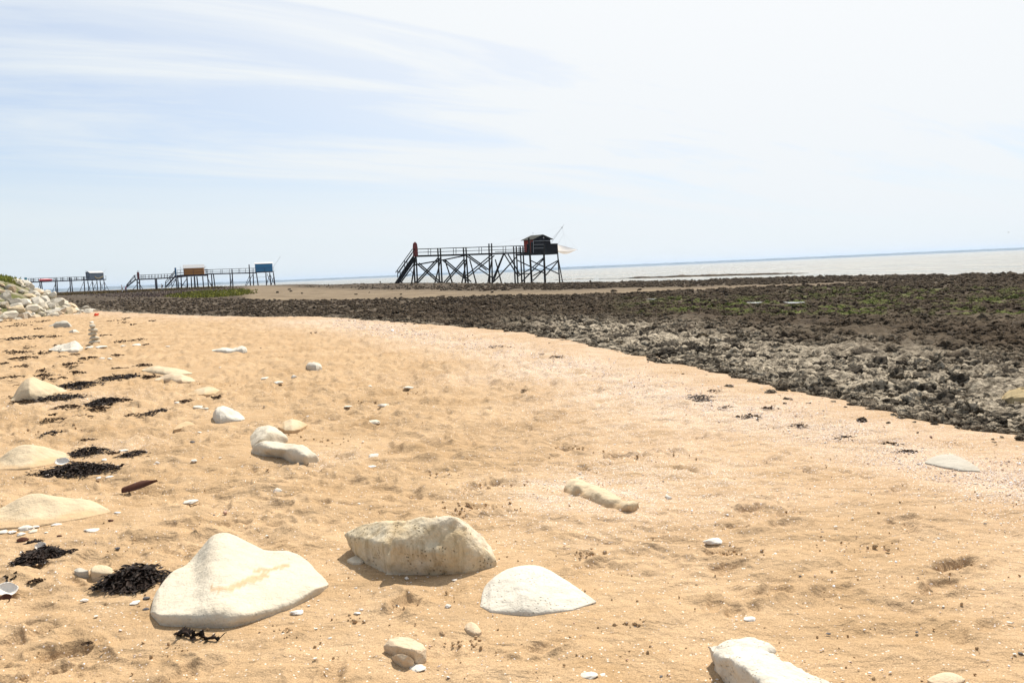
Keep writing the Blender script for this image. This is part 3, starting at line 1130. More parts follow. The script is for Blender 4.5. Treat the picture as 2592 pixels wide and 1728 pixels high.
# the pitted block behind it
H4 = lambda u, v, z: G(*c4(u, v), z)
g4 = lambda u, v: G(*c4(u, v)) + np.array([0, 0, -0.08])
hull_rock('limestone_block', 'upright pitted limestone block with a shaded ochre face and a short shadow',
          [[g4(450, 592), g4(900, 588), g4(1285, 556), g4(1394, 532), H4(500, 330, .20), H4(560, 215, .25), H4(650, 130, .285), H4(700, 120, .29), H4(830, 138, .285), H4(950, 97, .30), H4(1050, 100, .305),
            H4(1282, 540, .015), H4(1150, 350, .155), H4(1220, 450, .085), H4(560, 540, .05), H4(900, 420, .14), H4(700, 420, .14), H4(1394, 470, .035), H4(1362, 360, .06), H4(1250, 250, .11), H4(1130, 160, .20)]
           + [G(*c4(u_, 500)) + np.array([0, .42, -.08]) for u_ in (600, 1000, 1340)],
           [H4(92, 262, .12), H4(112, 305, .09), H4(185, 335, .07), H4(270, 152, .20), H4(330, 148, .21), H4(500, 150, .25), H4(690, 132, .26), H4(300, 300, .13), H4(440, 330, .18), H4(480, 480, .09), g4(470, 590), g4(270, 430), g4(360, 520), g4(300, 380),
            G(*c4(330, 300)) + np.array([0, .1, -.08]), G(*c4(600, 300)) + np.array([0, .1, -.08])]],
          M_BLOCK, vox=0.010, smooth=2, amp=0.010, freq=11, seed=5)

loft_rock('limestone_rock', 'bright white wedge-shaped rock just right of the pitted block',
          m(c4, [(1264, 870), (1285, 745), (1380, 640), (1480, 570), (1600, 535), (1720, 555), (1850, 612), (2000, 690), (2120, 762), (2247, 838)]),
          m(c4, [(1264, 885), (1350, 932), (1500, 945), (1700, 952), (1850, 938), (2050, 912), (2247, 845)]),
          [(0, 0), (0.03, .18), (0.12, .30), (0.5, .68), (1, 1)], 0.40, M_CHALK, amp=0.014, freq=6, seed=8, back=0.7)

# cracked two-lobed stone near the lower edge
hull_rock('cracked_stone', 'small peach-coloured stone split by a crack near the bottom edge',
          [[H4(440, 1205, .03), H4(480, 1150, .05), H4(570, 1122, .06), H4(680, 1142, .06), H4(780, 1192, .05), H4(806, 1235, .04), H4(792, 1300, .02), g4(775, 1350), g4(720, 1355), g4(500, 1290), g4(450, 1240), H4(560, 1210, .075), H4(690, 1240, .075)],
           [H4(505, 1300, .035), H4(540, 1280, .06), H4(600, 1268, .07), H4(660, 1285, .065), H4(703, 1325, .035), g4(690, 1366), g4(600, 1384), g4(530, 1350), H4(520, 1330, .02), H4(600, 1340, .045), H4(680, 1345, .03)]],
          M_PEACH, vox=0.004, smooth=3, amp=0.004, freq=22, seed=4)

# long rock running off the bottom edge
H8 = lambda u, v, z: G(*c8(u, v), z)
g8 = lambda u, v: G(*c8(u, v)) + np.array([0, 0, -0.08])
hull_rock('limestone_rock', 'long furrowed white rock running out of the bottom edge of the picture',
          [[H8(606, 688, .085), H8(612, 705, .07), H8(640, 735, .08), H8(700, 670, .11), H8(742, 655, .12), H8(850, 665, .12), H8(960, 702, .11), H8(1003, 722, .10), H8(1000, 742, .09), H8(850, 760, .13), H8(655, 745, .09), g8(760, 760), g8(990, 770), g8(720, 800)],
           [H8(648, 745, .10), H8(655, 770, .08), g8(668, 800), g8(740, 860), g8(820, 940), g8(980, 1100), H8(760, 700, .14), H8(900, 718, .14), H8(1000, 752, .12), H8(1062, 800, .11), H8(1150, 850, .11), H8(1250, 893, .11), H8(1330, 925, .11), H8(760, 770, .16), H8(900, 850, .17), H8(1050, 960, .18), H8(1400, 1050, .15), g8(1500, 1020), g8(1420, 950), g8(1100, 1250), g8(1600, 1250), H8(1200, 1150, .17), g8(1120, 840)]],
          M_CHALK, vox=0.010, smooth=4, amp=0.016, freq=9, seed=6)
loft_rock('pale_stone', 'rounded cream stone cut off by the bottom edge at the right',
          m(c8, [(1825, 925), (1870, 903), (1930, 892), (1985, 900), (2030, 925)]), m(c8, [(1825, 930), (1870, 960), (1985, 960), (2030, 930)]), DOME, 0.12, M_PEACH, cat='stone', seed=2, nu=40, amp=.004)

# egg-shaped stones
loft_rock('pale_stone', 'smooth egg-shaped cream stone between the cracked stone and the white wedge', m(c4, [(1130, 1060), (1150, 1032), (1190, 1020), (1235, 1052), (1272, 1100)]),
          m(c4, [(1130, 1070), (1150, 1100), (1210, 1120), (1250, 1118), (1272, 1103)]), DOME, 0.07, M_PEACH, cat='stone', seed=12, nu=40, amp=.003)
loft_rock('pale_stone', 'small flat stone half buried left of the pitted block', m(c4, [(130, 490), (170, 470), (215, 458), (250, 470), (268, 500)]),
          m(c4, [(130, 495), (180, 516), (240, 518), (268, 508)]), DOME, 0.10, M_CREAM, cat='stone', seed=13, nu=40, amp=.003)
loft_rock('pale_stone', 'orange-tinted oblong stone left of the black seaweed by the big slab', m(c2, [(925, 420), (950, 392), (1020, 382), (1100, 392), (1150, 415), (1170, 455)]),
          m(c2, [(925, 430), (940, 452), (1040, 462), (1140, 466), (1170, 460)]), DOME, 0.09, M_OCHRE, cat='stone', seed=14, nu=40, amp=.003)
loft_rock('pale_stone', 'small grey stone touching the orange-tinted oblong stone', m(c2, [(760, 430), (790, 405), (830, 402), (870, 425), (905, 432)]),
          m(c2, [(760, 436), (800, 450), (860, 444), (905, 436)]), DOME, 0.05, M_GREYST, cat='stone', seed=15, nu=30, amp=.003)

# half buried rocks at the left edge
loft_rock('buried_rock', 'broad tan rock barely clearing the sand at the left edge, beside black seaweed',
          m(c1, [(-150, 520), (0, 420), (100, 330), (200, 262), (290, 225), (420, 230), (560, 258), (720, 310), (850, 350), (950, 400)]),
          m(c1, [(-150, 560), (0, 560), (200, 560), (400, 550), (600, 510), (800, 450), (950, 410)]), DRIFT, 0.42, M_OCHRE, amp=0.012, seed=21, back=0.8)
loft_rock('buried_rock', 'largest flat sand-coloured rock, cut by the left edge below the brown shell',
          m(c1, [(-200, 1150), (0, 1070), (150, 980), (320, 905), (480, 872), (620, 890), (900, 930), (1080, 952), (1250, 1005), (1350, 1050), (1470, 1115)]),
          m(c1, [(-200, 1340), (0, 1340), (250, 1330), (500, 1305), (800, 1260), (1100, 1210), (1300, 1160), (1470, 1120)]), DRIFT, 0.36, M_OCHRE, amp=0.012, seed=22, back=0.8)

# middle distance, left
loft_rock('limestone_rock', 'tall pale rock with a sharp front edge, ringed by black seaweed at left',
          m(cl, [(100, 895), (135, 840), (150, 800), (215, 715), (290, 682), (330, 695), (352, 716), (420, 735), (500, 762), (560, 785), (605, 812)]),
          m(cl, [(100, 898), (270, 905), (380, 890), (480, 865), (560, 830), (605, 815)]),
          [(0, 0), (0.03, .3), (0.2, .62), (0.6, .88), (1, 1)], 0.55, M_OCHRE, amp=0.030, freq=2.2, seed=31, nu=80, back=0.8)
loft_rock('limestone_rock', 'low lens-shaped rock lying behind its twin, beyond the seaweed patches',
          m(cl, [(1282, 625), (1330, 605), (1400, 590), (1480, 595), (1560, 605), (1640, 625), (1735, 655)]),
          m(cl, [(1282, 632), (1380, 655), (1480, 668), (1600, 668), (1735, 660)]), DOME, 0.6, M_OCHRE, amp=0.012, seed=32, back=0.8)
loft_rock('limestone_rock', 'low lens-shaped rock in front of its twin, with a shaded lower face',
          m(cl, [(1395, 705), (1440, 690), (1490, 660), (1560, 648), (1640, 660), (1710, 685), (1765, 718)]),
          m(cl, [(1395, 712), (1480, 715), (1560, 730), (1640, 738), (1765, 722)]), DOME, 0.5, M_PEACH, amp=0.014, seed=33, back=0.8)
loft_rock('buried_rock', 'pale rock tip mostly drowned in sand, above the white dome',
          m(cl, [(1690, 855), (1780, 805), (1870, 782), (1930, 788), (1970, 815), (2065, 830)]), m(cl, [(1690, 862), (1850, 865), (1960, 850), (2065, 836)]), CONE, 0.35, M_OCHRE, amp=0.02, seed=34, back=0.8)
loft_rock('limestone_rock', 'chalk-white rounded rock with a crumbling foot, left of the forked rock',
          m(cp, [(462, 430), (470, 370), (520, 300), (610, 265), (680, 285), (760, 330), (860, 390), (920, 440), (942, 465)]),
          m(cp, [(462, 450), (500, 515), (575, 522), (700, 508), (880, 490), (942, 472)]), DOME, 0.35, M_CHALK, amp=0.018, freq=5, seed=35)
loft_rock('pale_stone', 'white sliver of stone trailing off the chalk-white rock to its left',
          m(cp, [(170, 288), (240, 275), (320, 282), (400, 312)]), m(cp, [(170, 296), (280, 318), (400, 322)]), DOME, 0.15, M_CHALK, cat='stone', seed=36, nu=40, amp=.006)
loft_rock('buried_rock', 'flat cream dome low in the sand, lower left of the chalk-white rock',
          m(cl, [(1570, 1150), (1620, 1105), (1690, 1088), (1740, 1105), (1775, 1128)]), m(cl, [(1570, 1160), (1620, 1152), (1700, 1140), (1775, 1133)]), DOME, 0.28, M_OCHRE, seed=37, nu=50, amp=.006)
hz = lambda u, v, z: G(*cp(u, v), z)
hg = lambda u, v: G(*cp(u, v)) + np.array([0, 0, -0.07])
hull_rock('forked_rock', 'long forked cream rock with a peaked back and a rounded arm to the right',
          [[hg(930, 700), hg(950, 860), hz(1085, 605, .07), hz(1150, 560, .10), hz(1290, 528, .13), hz(1380, 565, .12), hz(1480, 640, .10), hz(1590, 735, .04), hg(1600, 770), hg(1500, 700), hz(1150, 760, .10), hg(1100, 860), hg(1400, 860), hz(1290, 640, .15), hg(1300, 600)],
           [hg(945, 925), hg(1090, 965), hz(1060, 870, .06), hz(1130, 815, .10), hz(1200, 790, .12), hz(1400, 795, .12), hz(1640, 812, .12), hg(1660, 1010), hg(1250, 990), hz(1300, 880, .11), hz(1500, 900, .11), hg(1600, 800), hg(1100, 800)],
           [hz(1480, 800, .11), hz(1640, 810, .13), hz(1790, 845, .14), hz(1900, 905, .12), hz(2000, 985, .07), hg(2085, 1050), hg(1920, 1125), hg(1870, 1142), hg(1640, 1098), hz(1640, 1000, .08), hz(1720, 900, .14), hz(1830, 1000, .10), hg(1500, 985), hz(1540, 900, .11), hg(2000, 960)]],
          M_CREAM, vox=0.015, smooth=6, amp=0.010, freq=7, seed=9)
loft_rock('buried_rock', 'cream sand-dusted dome tucked behind the forked rock',
          m(cp, [(1440, 590), (1520, 530), (1630, 488), (1720, 510), (1800, 545), (1870, 572)]), m(cp, [(1440, 610), (1530, 660), (1640, 668), (1760, 640), (1870, 580)]), DOME, 0.42, M_OCHRE, amp=0.010, seed=38)
loft_rock('limestone_rock', 'long jagged white rock lying alone far up the beach',
          m(c5, [(142, 140), (180, 130), (240, 115), (300, 118), (340, 125), (390, 105), (460, 94), (485, 110), (492, 150)]),
          m(c5, [(142, 147), (230, 158), (290, 165), (380, 160), (450, 163), (492, 158)]), STEEP, 0.6, M_CHALK, amp=0.04, freq=3.2, seed=39)
loft_rock('limestone_rock', 'small blunt white rock, alone near the middle of the beach',
          m(c5, [(1078, 300), (1095, 278), (1150, 264), (1200, 272), (1228, 295), (1236, 318)]), m(c5, [(1078, 308), (1130, 328), (1180, 336), (1236, 322)]), STEEP, 0.3, M_CHALK, amp=0.02, freq=5, seed=40, nu=60)
loft_rock('limestone_rock', 'pointed cream rock between the stone stack and the seaweed',
          m(cl, [(440, 440), (500, 415), (560, 400), (610, 385), (680, 365), (715, 390), (750, 425)]), m(cl, [(440, 448), (540, 455), (640, 455), (710, 448), (750, 430)]), CONE, 0.8, M_CHALK, amp=0.04, freq=2.5, seed=41)
loft_rock('limestone_rock', 'block-shaped rock with a flat pale top, far left below the heaped boulders',
          m(cl, [(440, 230), (490, 210), (500, 195), (560, 188), (610, 192), (640, 220), (652, 240)]), m(cl, [(440, 238), (520, 242), (630, 244), (652, 242)]), STEEP, 1.0, M_GREYST, amp=0.05, freq=2.0, seed=42)
loft_rock('pale_stone', 'small white stone with seaweed under it, right of the block-shaped rock',
          m(cl, [(620, 285), (650, 265), (680, 262), (715, 290)]), m(cl, [(620, 290), (660, 298), (715, 294)]), DOME, 0.3, M_CHALK, cat='stone', seed=43, nu=40, amp=.01)
# sand-covered long rock on the right
H6 = lambda u, v, z: G(*c6(u, v), z)
g6 = lambda u, v: G(*c6(u, v)) + np.array([0, 0, -0.05])
hull_rock('buried_rock', 'long sand-coloured rock with a hollow, sunk in shell grit right of centre',
          [[g6(1040, 1300), H6(1075, 1225, .035), H6(1110, 1165, .06), H6(1180, 1156, .065), H6(1290, 1192, .05), H6(1180, 1215, .075), g6(1090, 1318), g6(1190, 1285), g6(1330, 1300)],
           [H6(1200, 1178, .05), H6(1380, 1222, .05), H6(1480, 1272, .05), H6(1570, 1338, .04), g6(1420, 1425), g6(1260, 1350), H6(1340, 1280, .06), g6(1200, 1300), g6(1120, 1300), H6(1450, 1340, .05)],
           [H6(1530, 1340, .04), H6(1620, 1340, .055), H6(1690, 1350, .05), g6(1730, 1392), g6(1640, 1428), g6(1540, 1432), g6(1430, 1408), H6(1600, 1378, .06)]],
          M_OCHRE, vox=0.014, smooth=3, amp=0.010, freq=8, seed=44, dusted=True)
loft_rock('grey_rock', 'smooth grey rock alone in the pink shell gravel near the right edge',
          m(c7, [(1690, 705), (1740, 680), (1800, 666), (1880, 668), (1950, 695), (2010, 725), (2060, 758)]), m(c7, [(1690, 712), (1800, 740), (1930, 765), (2060, 768)]), DOME, 0.30, M_GREYST, amp=0.008, seed=45)
# tan boulder on the reef at the right edge
loft_rock('tan_boulder', 'mossy tan boulder on the dark reef, cut by the right edge',
          [(2538, 1000), (2550, 985), (2575, 979), (2600, 984), (2640, 1000)], [(2538, 1004), (2560, 1018), (2600, 1022), (2640, 1012)], STEEP, 0.4, M_MOSSY, cat='boulder', amp=0.05, freq=6, seed=46)


# ---- small stones, shells
LUMPS = {}


def lump_mesh(seed, mat, sub=3, chop=0.8, amp=0.3):
    key = (seed, mat.name)
    if key not in LUMPS:
        P, F = lump(seed, sub, amp, 1.2, chop)
        me_ = mesh_np('stone', P, tris=F)
        me_.materials.append(mat)
        LUMPS[key] = me_
    return LUMPS[key]


M_PEB = {m_.name: plain('pebble_' + m_.name, c_, 0.8, 0.15, 3, 0.1) for m_, c_ in ((M_CHALK, (.66, .60, .51)), (M_CREAM, (.64, .56, .44)), (M_GREYST, (.50, .46, .39)), (M_PEACH, (.56, .42, .31)))}


def pebble(name, px, py, w, h, mat, label, cat='pebble', group=None, seed=0, rot=0.0):
    mat = M_PEB.get(mat.name, mat)
    p = place(px, py + h * 0.3)
    dist = math.sqrt(p[0] ** 2 + p[1] ** 2 + EYE ** 2)
    W = w / FPX * dist
    Hh = h / FPX * dist
    o = put(name, lump_mesh(seed % 9 + 200, mat, 3, 0.9, 0.5), None, (p[0], p[1], p[2] + Hh * 0.12), label=label, cat=cat, group=group)
    o.scale = (W / 2, W * 0.42, max(Hh * 0.42, W * 0.13))
    o.rotation_euler = (0, 0, rot)
    return o


for i, (u, v, w, h, lab, mat) in enumerate([
        (668, 415, 84, 30, 'flat white stone lying left of a rounder one, up the beach', M_CHALK),
        (810, 458, 92, 48, 'rounded white stone lying on its side, up the beach', M_CHALK),
        (957, 398, 58, 50, 'upright grey pebble near the rounded white stone', M_CHALK),
        (1712, 494, 46, 32, 'small round white pebble in the middle of the sand', M_CHALK),
        (2088, 505, 98, 40, 'flat grey-white stone in the middle of the sand', M_CHALK),
        (1856, 551, 60, 26, 'small white pebble left of the flat grey-white stone', M_CHALK),
        (1850, 682, 96, 44, 'angular white stone with a pointed top in the middle of the sand', M_CHALK),
        (1752, 845, 132, 56, 'flat white stone with a ridge, partly buried mid-beach', M_CREAM),
        (1495, 698, 70, 14, 'thin white sliver in the sand mid-beach', M_CHALK),
        (1750, 1180, 110, 70, 'grey-white oyster-like stone casting a shadow mid-beach', M_CHALK),
        (1738, 1290, 80, 26, 'narrow white shard below the oyster-like stone', M_SHELL),
        (796, 1528, 100, 80, 'leaning white stone with a dark underside above the pitted block', M_CHALK)]):
    px, py = c5(u, v)
    pebble('pebble', px, py, w / 3.92, h / 3.92, mat, lab, seed=i)
for i, (px, py, w, h, lab, mat) in enumerate([
        (1688, 1254, 12, 11, 'pale ring-shaped pebble right of the long sunken rock', M_CHALK),
        (1530, 1248, 17, 7, 'small shell lying on top of the long sunken rock', M_SHELL),
        (1468, 1198, 8, 8, 'tiny white pebble behind the long sunken rock', M_SHELL),
        (1807, 1366, 40, 19, 'crumpled white stone above a crusted patch of sand, right', M_SHELL),
        (1900, 1564, 30, 17, 'tilted pinkish shell fragment, lower right', M_SHELL),
        (1492, 1707, 40, 20, 'curved grey shell at the bottom edge, right of centre', M_CHALK),
        (1525, 1706, 16, 9, 'white shell chip right beside the curved grey shell', M_SHELL),
        (1060, 1688, 42, 11, 'flat grey sliver of stone below the cracked stone', M_CHALK),
        (1134, 1531, 17, 12, 'knobbly white shell between the slab and the white wedge', M_SHELL),
        (1029, 1461, 12, 11, 'white shell casting a dark shadow below the pitted block', M_SHELL),
        (1150, 1466, 14, 5, 'thin white shell under the middle of the pitted block', M_SHELL),
        (903, 1550, 15, 8, 'white chip right of the big slab', M_SHELL),
        (752, 1547, 27, 14, 'oval white shell off the front right side of the big slab', M_SHELL),
        (371, 1540, 15, 11, 'dark blue-grey pebble at the front left corner of the big slab', M_SLATE),
        (371, 1512, 16, 9, 'brown pebble just above the dark one by the big slab', M_SLATE),
        (342, 1523, 24, 11, 'white scallop chip left of the big slab', M_SHELL),
        (298, 1386, 12, 8, 'black pebble above the seaweed by the big slab', M_SLATE),
        (305, 1445, 16, 10, 'white pebble between the oblong stone and the black seaweed', M_SHELL),
        (10, 1398, 18, 12, 'pinkish pebble at the left edge', M_PEACH),
        (212, 1517, 16, 10, 'small whitish whelk shell on the sand, lower left', M_SHELL),
        (340, 1343, 34, 12, 'white oblong shell right of the largest flat rock', M_CHALK),
        (232, 1340, 28, 8, 'thin white shell below the largest flat rock', M_SHELL),
        (68, 1334, 32, 17, 'biggest white stone of the cluster below the largest flat rock', M_CHALK),
        (90, 1332, 18, 8, 'white stone right of the biggest one in the cluster', M_CHALK),
        (84, 1343, 20, 9, 'rounded white stone under the biggest one in the cluster', M_CREAM),
        (32, 1345, 18, 9, 'white shell left in the cluster below the largest flat rock', M_SHELL),
        (53, 1350, 18, 9, 'lowest white shell of the cluster below the largest flat rock', M_SHELL),
        (8, 1344, 22, 9, 'grey-brown stone at the left edge below the largest flat rock', M_CHALK),
        (142, 1326, 20, 7, 'white shell against the lower edge of the largest flat rock', M_SHELL),
        (296, 1296, 14, 6, 'white shell at the right tip of the largest flat rock', M_SHELL),
        (280, 1316, 11, 7, 'dark red-brown pebble right of the largest flat rock', M_MUSSEL),
        (151, 1355, 12, 6, 'near-black mussel chip below the largest flat rock', M_MUSSEL),
        (278, 1206, 16, 8, 'white shell right of the large seaweed heap', M_SHELL),
        (250, 1208, 12, 9, 'round white pebble right of the large seaweed heap', M_SHELL),
        (315, 1139, 21, 9, 'grey oblong pebble above the brown shell', M_CHALK),
        (371, 1141, 14, 7, 'brown pebble above the brown shell', M_PEACH),
        (264, 1162, 14, 7, 'bright white chip beside the upper seaweed strip', M_SHELL),
        (397, 1169, 10, 10, 'hook-shaped white shell above the brown shell', M_SHELL),
        (504, 1093, 10, 6, 'white pebble left of the forked rock', M_SHELL),
        (487, 1117, 11, 7, 'grey-blue pebble left of the forked rock', M_SLATE),
        (492, 1164, 14, 8, 'white pebble below left of the forked rock', M_SHELL),
        (484, 1268, 32, 14, 'flat grey-white shell in the sand above the big slab', M_CHALK),
        (702, 1240, 24, 20, 'leaning pinkish stone above the pitted block', M_PEACH),
        (947, 1151, 24, 14, 'whitish shell piece in gritty sand, mid-beach', M_SHELL),
        (1693, 1257, 14, 12, 'curled white worm-tube ring, right of centre', M_SHELL),
        (232, 815, 12, 8, 'white stone near the stacked stones', M_CHALK),
        (258, 906, 13, 8, 'white pebble below the pointed cream rock', M_SHELL),
        (277, 907, 12, 6, 'small flat pebble right of the white one below the pointed rock', M_SHELL),
        (448, 1018, 10, 7, 'white pebble left of a small seaweed scrap', M_SHELL)]):
    pebble('pebble' if 'shell' not in lab and 'chip' not in lab else 'shell', px, py, w, h, mat, lab, cat='shell' if ('shell' in lab or 'chip' in lab) else 'pebble', seed=i + 3, rot=(i * 0.7) % 0.8 - 0.4)

# shells and pebbles too alike to tell apart, all over the sand
rng = np.random.default_rng(21)
n_s = 0
while n_s < 170:
    px, py = rng.uniform(0, 2592), 860 + 868 * rng.random() ** 0.75
    p = G(px, py)
    if poly_sdist(np.array([p[0]]), np.array([p[1]]), EDGE)[0] > -0.3:
        continue
    w = rng.uniform(4.5, 10) * (0.55 + 0.55 * (py - 800) / 900)
    dk = rng.random() < 0.22
    o = pebble('pebble' if dk else 'shell', px, py, w, w * rng.uniform(.35, .6), M_SLATE if dk else M_SHELL,
               'tiny dark pebble strewn on the open sand' if dk else 'tiny white shell bit strewn on the open sand',
               cat='pebble' if dk else 'shell', group='tiny dark pebbles on the open sand' if dk else 'tiny white shell bits on the open sand', seed=n_s, rot=rng.uniform(0, 3))
    n_s += 1

# shell grit in drifts: countless
def build_grit():
    rng = np.random.default_rng(8)
    protos = []
    kk = NT('shell_grit')
    tone = kk.at('tone', 'INSTANCER')
    ramp = kk.n('ShaderNodeValToRGB')
    kk.l(tone, ramp.inputs[0])
    e = ramp.color_ramp.elements
    e[0].position, e[0].color = 0.0, (0.12, 0.055, 0.035, 1)
    e[1].position, e[1].color = 1.0, (0.80, 0.75, 0.71, 1)
    a_ = ramp.color_ramp.elements.new(0.16)
    a_.color = (0.40, 0.23, 0.15, 1)
    a_ = ramp.color_ramp.elements.new(0.42)
    a_.color = (0.66, 0.52, 0.43, 1)
    mg = kk.done(ramp.outputs[0], None, 0.6, 0.3)
    for i in range(5):
        P, F = lump(300 + i, 1, 0.4, 1.1)
        P = P * np.array([1, 0.7, 0.28])
        me_ = mesh_np('grit_flake', P, tris=F)
        me_.materials.append(mg)
        protos.append(me_)
    pts = []
    band = [(840, 814), (1000, 836), (1200, 872), (1400, 915), (1600, 968), (1850, 1035), (2100, 1085), (2300, 1150), (2592, 1225), (2700, 1260)]
    bx, by = np.array(band).T
    n = 30000
    px = 2700 - 1860 * rng.random(n) ** 1.1
    py = np.interp(px, bx, by) + rng.normal(0, 1, n) * (8 + 42 * ((px - 800) / 1800) ** 1.3)
    for i in range(n):
        pts.append(G(px[i], py[i]))
    for gx, gy, gr, k_ in ((820, 1160, .3, 350), (1520, 1270, .55, 900), (1440, 1250, .4, 500), (1700, 1200, .6, 600), (300, 1130, .3, 200), (200, 1010, .7, 350), (1380, 1180, .5, 350), (160, 1190, .35, 200), (2330, 1330, 1.0, 700), (2100, 1250, .8, 400), (110, 1420, .25, 120)):
        c = G(gx, gy)
        for _ in range(k_):
            pts.append(c + np.array([rng.normal(0, gr), rng.normal(0, gr), 0]))
    # thin everywhere
    for _ in range(2000):
        pts.append(G(rng.uniform(-50, 2650), 850 + 900 * rng.random() ** 0.7))
    P = np.array(pts)
    e_ = poly_sdist(P[:, 0], P[:, 1], EDGE)
    clump = noise2(P[:, 0] / .8, P[:, 1] / .35, 44)
    P = P[(e_ < -0.15) & (rng.random(len(P)) < 0.55 + 0.6 * clump)]
    P[:, 2] = sand_h(P[:, 0], P[:, 1]) + 0.006
    d = np.hypot(P[:, 0], P[:, 1])
    n = len(P)
    s = np.maximum(0.0038, d * 0.0005) * rng.lognormal(0, .45, n)
    tone = rng.random(n)
    tone = np.where(rng.random(n) < 0.55, 0.5 + 0.5 * tone, tone)
    gn_scatter('shell_grit', P, np.stack([rng.normal(0, .35, n), rng.normal(0, .35, n), rng.uniform(0, 6.28, n)], 1),
               np.stack([s, s, s], 1), rng.integers(0, 5, n), protos, {'tone': tone}, mg, 'drift of broken white and pink shell grit along the sand')


build_grit()


def build_crumbs():
    rng = np.random.default_rng(9)
    protos = []
    for i in range(5):
        P, F = lump(320 + i, 2, 0.45, 1.6)
        me_ = mesh_np('sand_clod', P, tris=F)
        me_.materials.append(M_SAND)
        protos.append(me_)
    pts, sz = [], []
    spots = [(1175, 1290, 60, 8, 34), (1230, 1285, 40, 6, 20), (1190, 1625, 26, 7, 18), (1170, 1632, 40, 10, 10), (715, 1590, 12, 4, 8), (735, 1606, 22, 5, 10), (880, 1565, 16, 6, 10), (1410, 1128, 22, 4, 16), (1460, 1128, 20, 5, 16),
             (1680, 1150, 40, 5, 24), (820, 1110, 40, 6, 24), (1240, 1230, 60, 8, 20), (1020, 1535, 22, 4, 8), (1835, 1396, 36, 8, 30), (1600, 1575, 22, 8, 14), (730, 1095, 20, 5, 12), (700, 1185, 30, 6, 12), (1480, 1395, 25, 6, 14), (440, 1640, 30, 12, 14),
             (160, 1080, 40, 6, 16), (60, 1100, 30, 8, 14), (2190, 1390, 40, 8, 14), (1130, 1200, 40, 6, 14), (930, 1020, 30, 4, 14), (1060, 995, 30, 3, 14), (680, 905, 24, 3, 12), (540, 970, 30, 4, 12)]
    for px, py, sx, sy, k_ in spots:
        for _ in range(k_):
            pts.append(G(px + rng.normal(0, sx), py + rng.normal(0, sy)))
            sz.append(rng.lognormal(-5.3, .5))
    for _ in range(700):
        pts.append(G(rng.uniform(-50, 2650), 880 + 850 * rng.random()))
        sz.append(rng.lognormal(-5.6, .4))
    P, s = np.array(pts), np.array(sz)
    k_ = poly_sdist(P[:, 0], P[:, 1], EDGE) < -0.3
    P, s = P[k_], s[k_]
    n = len(P)
    P[:, 2] = sand_h(P[:, 0], P[:, 1]) + 0.2 * s
    gn_scatter('sand_crumbs', P, rng.uniform(0, 6.28, (n, 3)), np.stack([s * 1.3, s, s * .8], 1), rng.integers(0, 5, n), protos, {}, M_SAND, 'crumbs of damp sand kicked up around the footprints')


build_crumbs()


# ---- seaweed
def seaweed(px, py, w, h, label, dense=1.0, seed=0, tall=0.10, group=None):
    rng = np.random.default_rng(seed + 500)
    c = place(px, py)
    dist = math.hypot(math.hypot(c[0], c[1]), EYE)
    W = w / FPX * dist
    D = max(G(px, py - h / 2)[1] - G(px, py + h / 2)[1], 0.02)
    D = min(D * (0.85 if h > 12 else 0.6), W * 2.0)
    dense = dense * (1.0 if h > 12 else 0.62) * (0.55 if px > 1000 else 1)
    hh = min(tall, 0.22 * W, 0.07) * (0.4 + min(1.0, h / 40))
    n = int(np.clip(w * h * 0.34 * dense, 18, 1000))
    V, Q = [], []
    for i in range(n):
        a, r_ = rng.uniform(0, 6.28), math.sqrt(rng.random()) * (1 + 0.25 * rng.normal())
        r_ = min(abs(r_), 1.25) * (1.25 if i % 9 == 0 else 1)
        cx, cy = math.cos(a) * r_ * W / 2, math.sin(a) * r_ * D / 2
        cx += 0.08 * W * math.sin(cy * 9 / max(D, .05))
        if h < 22 and noise2(np.array([(cx + seed) * 5.0 / max(W, .3)]), np.array([cy * 9.0 / max(W, .3) + seed * 3.3]), 7)[0] < -0.05 and i > 6:
            continue
        top = hh * max(0.05, 1 - r_ ** 1.5) * rng.uniform(0.1, 1.0)
        L = min(rng.uniform(0.03, 0.11), W * 0.45) * (1 if dist < 12 else 1.7)
        wd = max(rng.uniform(0.0025, 0.0075), dist * 0.0005) * (1.0 if dist < 12 else 1.3)
        th, ph = rng.uniform(0, 6.28), rng.normal(0, .18)
        cur = rng.normal(0, 16.0)
        p = np.array([cx, cy, top + 0.006])
        k0 = len(V)
        for sgm in range(5):
            nx, ny = -math.sin(th), math.cos(th)
            tw = rng.normal(0, .6)
            o_ = np.array([nx, ny, tw]) * wd * (0.6 if sgm in (0, 4) else 1.0)
            V += [p - o_, p + o_]
            p = p + np.array([math.cos(th), math.sin(th), ph]) * L / 4
            p[2] = max(p[2], 0.002)
            th += cur * L / 4 * 2
            ph = 0.6 * ph - 0.12 + rng.normal(0, .16)
        for sgm in range(4):
            a0 = k0 + sgm * 2
            Q.append((a0, a0 + 2, a0 + 3, a0 + 1))
    me_ = mesh_np('seaweed', np.array(V), quads=Q, smooth=False)
    return put('seaweed', me_, M_WEED if h > 12 else M_WEEDB, tuple(c), label=label, cat='seaweed', group=group)


